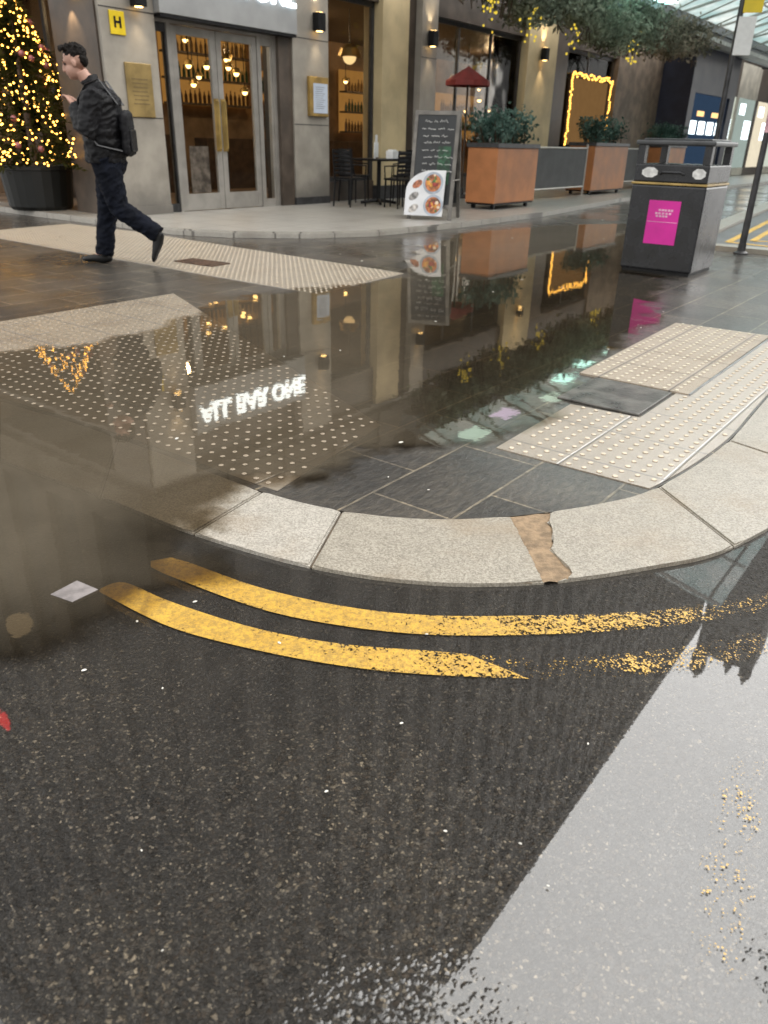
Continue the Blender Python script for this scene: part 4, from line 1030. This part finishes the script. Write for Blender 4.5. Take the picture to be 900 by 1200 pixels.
# ------------------------------------------------------------------ litter bin
def litter_bin():
    e = empty('litter_bin', W(.50, 7.37, 0), RZ, 'black litter bin with hooded top and a bright pink notice on the wet pavement', 'litter bin')
    # local -x faces the camera
    hx, hy = .36, .36
    MP = simple('bin_black', (.014, .015, .018), .26, 0, .3, 5, .02, 60, .5)
    mb = MB(); mb.box(-hx, hx, -hy, hy, .03, .815, .018); mb.build('body', MP, e)
    mb = MB(); mb.box(-hx+.02, hx-.02, -hy+.02, hy-.02, 0, .029); mb.build('base', M_BLACK, e)
    mb = MB(); mb.box(-hx-.006, hx+.006, -hy-.006, hy+.006, .818, .838, .004); mb.build('gold_band', simple('gold_band', (.40, .28, .10), .35, .5, .2), e)
    mb = MB(); mb.box(-hx+.004, hx-.004, -hy+.004, hy-.004, .84, 1.0, .012); ub = mb.build('collar', MP, e)
    for x in (-1, 1):
        for y in (-1, 1): mb = MB(); mb.box(x*(hx-.045)-.035, x*(hx-.045)+.035, y*(hy-.045)-.035, y*(hy-.045)+.035, 1.001, 1.16); mb.build('corner_post', MP, e)
    mb = MB(); mb.box(-hx-.015, hx+.015, -hy-.015, hy+.015, 1.161, 1.205, .014); mb.box(-hx+.04, hx-.04, -hy+.04, hy-.04, 1.205, 1.222, .006); mb.build('lid', simple('bin_lid', (.05, .052, .055), .35, .1, .3, 6), e)
    for y, w_ in ((.20, .075), (-.27, .06)):
        mb = MB(); mb.prism([(math.cos(2*PI*k/8+.39)*w_*1.1, math.sin(2*PI*k/8+.39)*.048) for k in range(8)], 0, .003)
        bmesh.ops.transform(mb.bm, matrix=Matrix.Translation((-hx+.003, y, .925)) @ Matrix.Rotation(-PI/2, 4, 'Y') @ Matrix.Rotation(PI/2, 4, 'Z'), verts=mb.bm.verts)
        mb.build('sticker', simple('sticker_white', (.68, .68, .66), .5, 0, .25, 18), ub)
    mb = MB(); mb.tube([(-hx+.004, .10, .915), (-hx-.012, .07, .93), (-hx-.012, -.10, .93), (-hx+.004, -.13, .915)], .012, 8); mb.build('handle', MP, ub)
    nb_ = MB().box(-hx-.004, -hx-.001, -.155, .155, .28, .68).build('notice', simple('notice_pink', (.62, .02, .30), .45, 0, .1, 5, .03), e)
    mb = MB()
    rr = random.Random(4)
    for r_, (z, a, b) in enumerate(((.585, .05, -.07), (.555, .08, -.06), (.53, .07, -.05))):
        y = a
        while y > b: mb.box(-hx-.0055, -hx-.004, y-.022, y, z, z+.018); y -= rr.uniform(.028, .036)
    mb.box(-hx-.0055, -hx-.004, -.15, .15, .484, .488)
    mb.build('print', simple('notice_print', (.8, .45, .62), .5), nb_)
litter_bin()

# ------------------------------------------------------------------ poles at the right
e = empty('signpost', (5.67, 14.91, 0), R(-10), 'dark signpost with small yellow and white plates rising behind the litter bin', 'signpost')
MB().tube([(0, 0, 0), (0, 0, 1.1), (0, 0, 4.3)], [.06, .045, .045], 12).build('pole', M_DGREY, e)
MB().box(.02, .32, -.062, -.05, 3.15, 3.5, .004).build('yellow_plate', simple('sign_yellow', (.75, .55, .02), .4), e)
MB().box(-.02, .26, -.062, -.05, 2.55, 3.1, .004).build('white_plate', M_WHITE, e)
MB().lathe([(.11, 0), (.11, .02), (.065, .05), (.06, .3)], n=14).build('collar', M_DGREY, e)
e = empty('street_pole', (4.24, 9.68, 0), R(-10), 'slim black street pole with a pale pink sticker beside the litter bin', 'street pole')
MB().tube([(0, 0, 0), (0, 0, .95), (0, 0, 3.2)], [.042, .036, .034], 12).build('pole', M_DGREY, e)
MB().tube([(0, 0, 1.32), (0, 0, 1.62)], .037, 12).build('sticker', simple('sticker_pink', (.55, .33, .36), .5, 0, .3, 12), e)
MB().lathe([(.085, 0), (.085, .02), (.048, .04), (.045, .12)], n=14).build('base', M_DGREY, e)

# ------------------------------------------------------------------ globe lantern high on the left side and a little red light (both only show in the puddle)
e = empty('bracket_lantern', W(-1.0, -4.1, 8.5), RZ, 'globe lantern on a bracket high on the corner building', 'lantern')
MB().tube([(0, 0, 0), (-.5, 0, .15), (-.8, 0, 0)], .03, 8).build('bracket', M_BLACK, e); MB().ball((-.8, 0, -.25), .26, 16).build('globe', emis('lantern_globe', (1, .75, .45), .8), e, smooth=True); MB().lathe([(.12, 0), (.1, .08), (.03, .12)], (-.8, 0, -.08), 14).build('cap', M_BLACK, e)

e = empty('red_light_cluster', W(-1.05, -8.0, 13.4), RZ, 'cluster of red lights high on the left flank of the corner building', 'lights')
mb = MB(); mb.box(-.05, .04, -.35, .35, -.35, .35); mb.build('panel', M_BLACK, e)
mb = MB(); rr = random.Random(9)
for k in range(14): mb.ball((-.08, rr.uniform(-.3, .3), rr.uniform(-.3, .3)), .07, 8)
tag(mb.build('red_light', emis('red_bulb', (1, .03, .03), 5), e), kind='stuff')

# small square of loose grey tile lying in the shallow water
mb = MB(); mb.prism([(-.062, 0), (0, .062), (.062, 0), (0, -.052)], 0, .01)
tag(mb.build('loose_tile', simple('loose_tile_grey', (.20, .18, .175), .6, 0, .25, 30, .3), loc=(-.852, 1.783, -.003), rot=.25), 'small diamond of grey tile lying in the puddle at the end of the yellow lines', 'tile')
# petals, gum and grit washed about
mb = MB(); rr = random.Random(21)
pts = [(-.708, 1.457), (-.644, 1.665), (-.515, 1.766), (-.258, 1.586), (.013, 2.633), (.16, 2.525), (-.504, 1.398), (-.42, .952), (-.332, .767), (.129, 1.011), (.265, .987), (.119, 1.639), (1.405, 2.847), (.3, .9), (-.1, 1.1), (.05, 1.3), (.45, 1.25)]
for i, (x, y) in enumerate(pts):
    z = (.008 if y > 2.4 else roadz(x)+.006); a = rr.uniform(0, 3); q = rr.uniform(.0035, .008)*(1 if y > 1.3 else .6)
    mb.ball((x, y, z), (q, q*.6, .0015), 8, Matrix.Rotation(a, 3, 'Z'))
for k in range(60):
    s, o = rr.uniform(-7, 8), rr.uniform(3.6, 8.5); p = W(s, o, .007); q = rr.uniform(.006, .015)
    mb.ball(p, (q, q*.6, .002), 6, Matrix.Rotation(rr.uniform(0, 3), 3, 'Z'))
tag(mb.build('litter_flakes', simple('flake_white', (.62, .6, .54), .6)), kind='stuff')
tag(MB().ball((0, 0, 0), (.008, .0045, .004), 12, Matrix.Rotation(1.9, 3, 'Z')).build('pebble', M_DGREY, smooth=True, loc=(.381, .876, -.026)), 'small dark pebble alone on the sky-lit wet road', 'pebble')

# ------------------------------------------------------------------ the walking man
def voxel(o, size, smooth=3, fold=0, fs=(9, 9, 16)):
    m = o.modifiers.new('remesh', 'REMESH'); m.mode = 'VOXEL'; m.voxel_size = size; m.use_smooth_shade = True
    if smooth: s_ = o.modifiers.new('smooth', 'SMOOTH'); s_.iterations = smooth; s_.factor = .5
    dg = bpy.context.evaluated_depsgraph_get(); dg.update()
    me = bpy.data.meshes.new_from_object(o.evaluated_get(dg)); mt = o.data.materials[0] if o.data.materials else None
    o.modifiers.clear(); o.data = me
    if mt and not me.materials: me.materials.append(mt)
    if fold:
        cos = [(v.co.copy(), v.normal.copy()) for v in me.vertices]
        for v, (c_, n_) in zip(me.vertices, cos):
            q = Vector((c_.x*fs[0], c_.y*fs[1], c_.z*fs[2])); q += Vector((c_.z*5, c_.x*4, c_.y*6))
            a = 1-abs(mnoise.noise(q))*2.2; b = mnoise.noise(q*2.7)
            v.co = c_ + n_*fold*(a*.8+b*.5-.4)
    me.polygons.foreach_set('use_smooth', [True]*len(me.polygons))
def skinmat():
    m, nt = newmat('skin'); c = coord(nt)
    k = mixc(nt, noise(nt, c, 12, 4), (.40, .22, .16), (.52, .31, .24))
    b = bsdf(nt, k, .5, 0, bump(nt, noise(nt, c, 150, 2), .1, .002)); out(nt, b); return m
def man():
    M_SKIN = skinmat()
    M_JK = simple('quilted_black', (.0075, .0075, .009), .6, 0, .4, 7, .3, 24, .2)
    M_TR = simple('navy_cloth', (.007, .0085, .014), .8, 0, .35, 9, .3, 60, .1)
    M_SH = simple('black_leather', (.007, .007, .007), .35, 0, .3, 12, .05, 60, .3)
    M_HAIR = simple('dark_hair', (.008, .006, .005), .6, 0, .4, 30, .6, 90, .15)
    loc_ = (-2.80, 7.70, 0); rz = PI + R(4)           # +x of the figure is his forward
    # joints (x forward, y left, z up)
    FA = (.0, -.09, .085); FK = (-.085, -.095, .50); HP = -.15
    FH = (HP, -.09, .92); RH = (HP, .09, .92); RK = (-.24, .10, .50); RA = (-.56, .10, .285); RT = (-.535, .10, .17)
    SH = lambda s: (-.155, s*.185, 1.40)
    EL = lambda s: (-.075, s*.25, 1.11); WR = lambda s: (.045, s*.085, 1.335)
    HD = Vector((.015, 0, 1.645))
    mb = MB()
    # torso, neck
    mb.tube([(HP, 0, .86), (HP, 0, 1.0), (-.155, 0, 1.2), (-.165, 0, 1.36), (-.14, 0, 1.45)], [(.10, .15), (.105, .155), (.10, .145), (.10, .17), (.06, .09)], 16, up=(1, 0, 0))
    mb.tube([(-.125, 0, 1.42), (-.09, 0, 1.50), (-.03, 0, 1.58)], [.065, .056, .055], 14)
    # head: skull, jaw, nose, ears, brow
    rot = Matrix.Rotation(R(16), 3, 'Y')
    def Hp(x, y, z): return HD + rot @ Vector((x, y, z))
    mb.ball(Hp(-.02, 0, .035), (.098, .077, .095), 20, rot); mb.ball(Hp(.025, 0, -.045), (.068, .062, .075), 18, rot)
    mb.ball(Hp(.055, 0, -.085), (.034, .036, .028), 12, rot)
    mb.tube([Hp(.08, 0, .025), Hp(.102, 0, -.012), Hp(.108, 0, -.028), Hp(.088, 0, -.036)], [.011, .013, .016, .012], 8)
    mb.tube([Hp(.074, .042, .03), Hp(.085, 0, .034), Hp(.074, -.042, .03)], .012, 8)
    mb.tube([Hp(.080, .022, -.062), Hp(.092, 0, -.060), Hp(.080, -.022, -.062)], .009, 8)
    for s in (-1, 1): mb.ball(Hp(-.015, s*.078, -.012), (.020, .010, .032), 10, rot)
    # arms + hands
    for s in (-1, 1):
        mb.tube([SH(s), EL(s), WR(s)], [.055, .043, .030], 12)
        w_ = Vector(WR(s)); d = Vector((.55, -s*.45, .55)).normalized(); sd = Vector((.35, s*.9, .25)); sd = (sd-d*sd.dot(d)).normalized(); nn_ = d.cross(sd)
        if nn_.z > 0: nn_ = -nn_
        palm = w_+d*.05
        mb.tube([w_-d*.01, w_+d*.03, w_+d*.085], [(.022, .030), (.020, .040), (.015, .040)], 12, up=nn_)
        for k, (off, ln) in enumerate(((-.030, .068), (-.010, .078), (.010, .073), (.029, .058))):
            b = w_+d*.080+sd*off
            p1 = b+d*ln*.42+nn_*.008; p2 = p1+(d*.6+nn_*.8)*ln*.36; p3 = p2+(d*-.1+nn_)*ln*.26
            mb.tube([b-d*.012, b, p1, p2, p3], [.009, .0095, .009, .008, .0065], 8)
        t0 = w_+d*.025-sd*.030; t1 = t0+(d*.5-sd*.8).normalized()*.032; t2 = t1+(d*.9+nn_*.5).normalized()*.034
        mb.tube([t0, t1, t2], [.013, .011, .008], 8)
    # legs under the trousers
    mb.tube([FH, FK, FA], [.075, .05, .036], 12); mb.tube([RH, RK, RA], [.075, .05, .036], 12)
    mb.tube([FA, (.10, -.09, .045)], [.035, .03], 10); mb.tube([RA, RT], [.035, .03], 10)
    body = mb.build('person', M_SKIN, loc=loc_, rot=rz); voxel(body, .0065, 3)
    body.scale = (1.03, 1.03, 1.03)
    tag(body, 'man in a black quilted jacket and dark trousers walking left, hands raised to his chin', 'person')
    # jacket
    mb = MB()
    mb.tube([(HP, 0, .875), (HP, 0, .90), (HP, 0, 1.0), (-.155, 0, 1.15), (-.16, 0, 1.30), (-.165, 0, 1.40), (-.13, 0, 1.48)], [(.162, .21), (.172, .215), (.170, .215), (.175, .22), (.172, .225), (.135, .20), (.08, .09)], 22, up=(1, 0, 0))
    mb.tube([(-.13, 0, 1.45), (-.105, 0, 1.50), (-.085, 0, 1.535)], [.085, .08, .076], 16)
    for s in (-1, 1):
        a, b, c = Vector(SH(s)), Vector(EL(s)), Vector(WR(s))
        mb.tube([a+Vector((0, -s*.05, .0)), a, a.lerp(b, .5), b, b.lerp(c, .25), b.lerp(c, .7), b.lerp(c, .93)], [.08, .096, .090, .083, .080, .066, .052], 14)
    for k, z in enumerate((.96, 1.04, 1.12, 1.20, 1.28, 1.36)):
        mb.tube([(HP-.005, 0, z-.036), (HP-.006, 0, z-.012), (HP-.006, 0, z+.012), (HP-.005, 0, z+.036)], [(.165, .212), (.176, .226), (.176, .226), (.165, .212)], 22, up=(1, 0, 0))
    j = mb.build('jacket', M_JK, body); voxel(j, .008, 2, .014)
    # trousers
    mb = MB()
    mb.tube([(HP, 0, 1.0), (HP, 0, .90), (HP, 0, .82)], [(.125, .165), (.132, .178), (.11, .16)], 18, up=(1, 0, 0))
    def leg(h, k, a, foot):
        h, k, a = Vector(h), Vector(k), Vector(a)
        mb.tube([h+Vector((0, 0, .02)), h.lerp(k, .35), h.lerp(k, .8), k, k.lerp(a, .2), k.lerp(a, .55), k.lerp(a, .9), k.lerp(a, 1.02)], [.125, .118, .100, .092, .088, .084, .082, .080], 16)
    leg(FH, FK, FA, 0); leg(RH, RK, RA, 1)
    mb.ball((-.215, 0, .88), (.11, .16, .12), 16)
    t = mb.build('trousers', M_TR, body); voxel(t, .008, 2, .013, (10, 10, 13))
    # shoes
    def shoe(heel, toe, upv):
        heel, toe, upv = Vector(heel), Vector(toe), Vector(upv)
        d = (toe-heel).normalized(); mb = MB()
        mb.tube([heel-d*.055, heel-d*.03, heel+d*.04, heel+d*.12, heel+d*.19, heel+d*.225], [(.030, .026), (.045, .036), (.050, .040), (.036, .046), (.026, .044), (.012, .02)], 14, up=upv)
        mb.tube([heel+upv*.02, heel+upv*.075], [.046, .042], 12)
        s_ = mb.build('shoe', M_SH, body); voxel(s_, .007, 2)
    shoe((-.01, -.09, .048), (.2, -.09, .034), (0, 0, 1)); shoe((-.565, .10, .255), (-.50, .10, .06), (.95, 0, .3))
    # hair: short, swept up
    mb = MB(); rr = random.Random(2)
    mb.ball(Hp(-.032, 0, .062), (.098, .080, .080), 18, rot); mb.ball(Hp(-.078, 0, .015), (.040, .066, .062), 14, rot)
    for k in range(46):
        a = rr.uniform(-1, 1); x = rr.uniform(-.09, .065); p = Hp(x, a*.06, .10+.028*(1-a*a)-.2*max(0, -x-.03)); mb.tube([p, p+rot @ Vector((.02*rr.random()+.008, a*.012, .026))], [.014, .006], 6)
    h = mb.build('hair', M_HAIR, body); voxel(h, .005, 1, .008, (34, 40, 30))
    mb = MB()
    for s in (-1, 1):
        mb.tube([Hp(.083, s*.018, .030), Hp(.078, s*.044, .034)], .005, 6)
    mb.build('eyebrow', M_HAIR, body)
    mb = MB()
    for s in (-1, 1): mb.ball(Hp(.074, s*.031, .010), (.010, .013, .007), 10, rot)
    mb.build('eye', simple('eye_dark', (.03, .02, .018), .2), body)
    # backpack
    bp = empty('backpack', loc_, rz, 'slim black backpack on the back of the walking man', 'backpack'); bp.scale = (1.03, 1.03, 1.03)
    mb = MB(); mb.box(-.405, -.325, -.14, .14, .93, 1.30, .045); b = mb.build('bag', M_JK, bp, smooth=True); voxel(b, .012, 4, .010)
    mb = MB(); mb.box(-.42, -.40, -.10, .10, .97, 1.15, .012); mb.build('pocket', M_BLACK, b)
    for s in (-1, 1):
        mb = MB(); mb.tube([(-.33, s*.10, 1.34), (-.20, s*.125, 1.525), (-.09, s*.135, 1.48), (-.01, s*.14, 1.36), (-.01, s*.155, 1.18), (-.16, s*.245, 1.02), (-.33, s*.13, .98)], [(.006, .022)]*7, 8); mb.build('strap', M_DGREY, bp)
man()

# lens objects: nothing in front of the camera
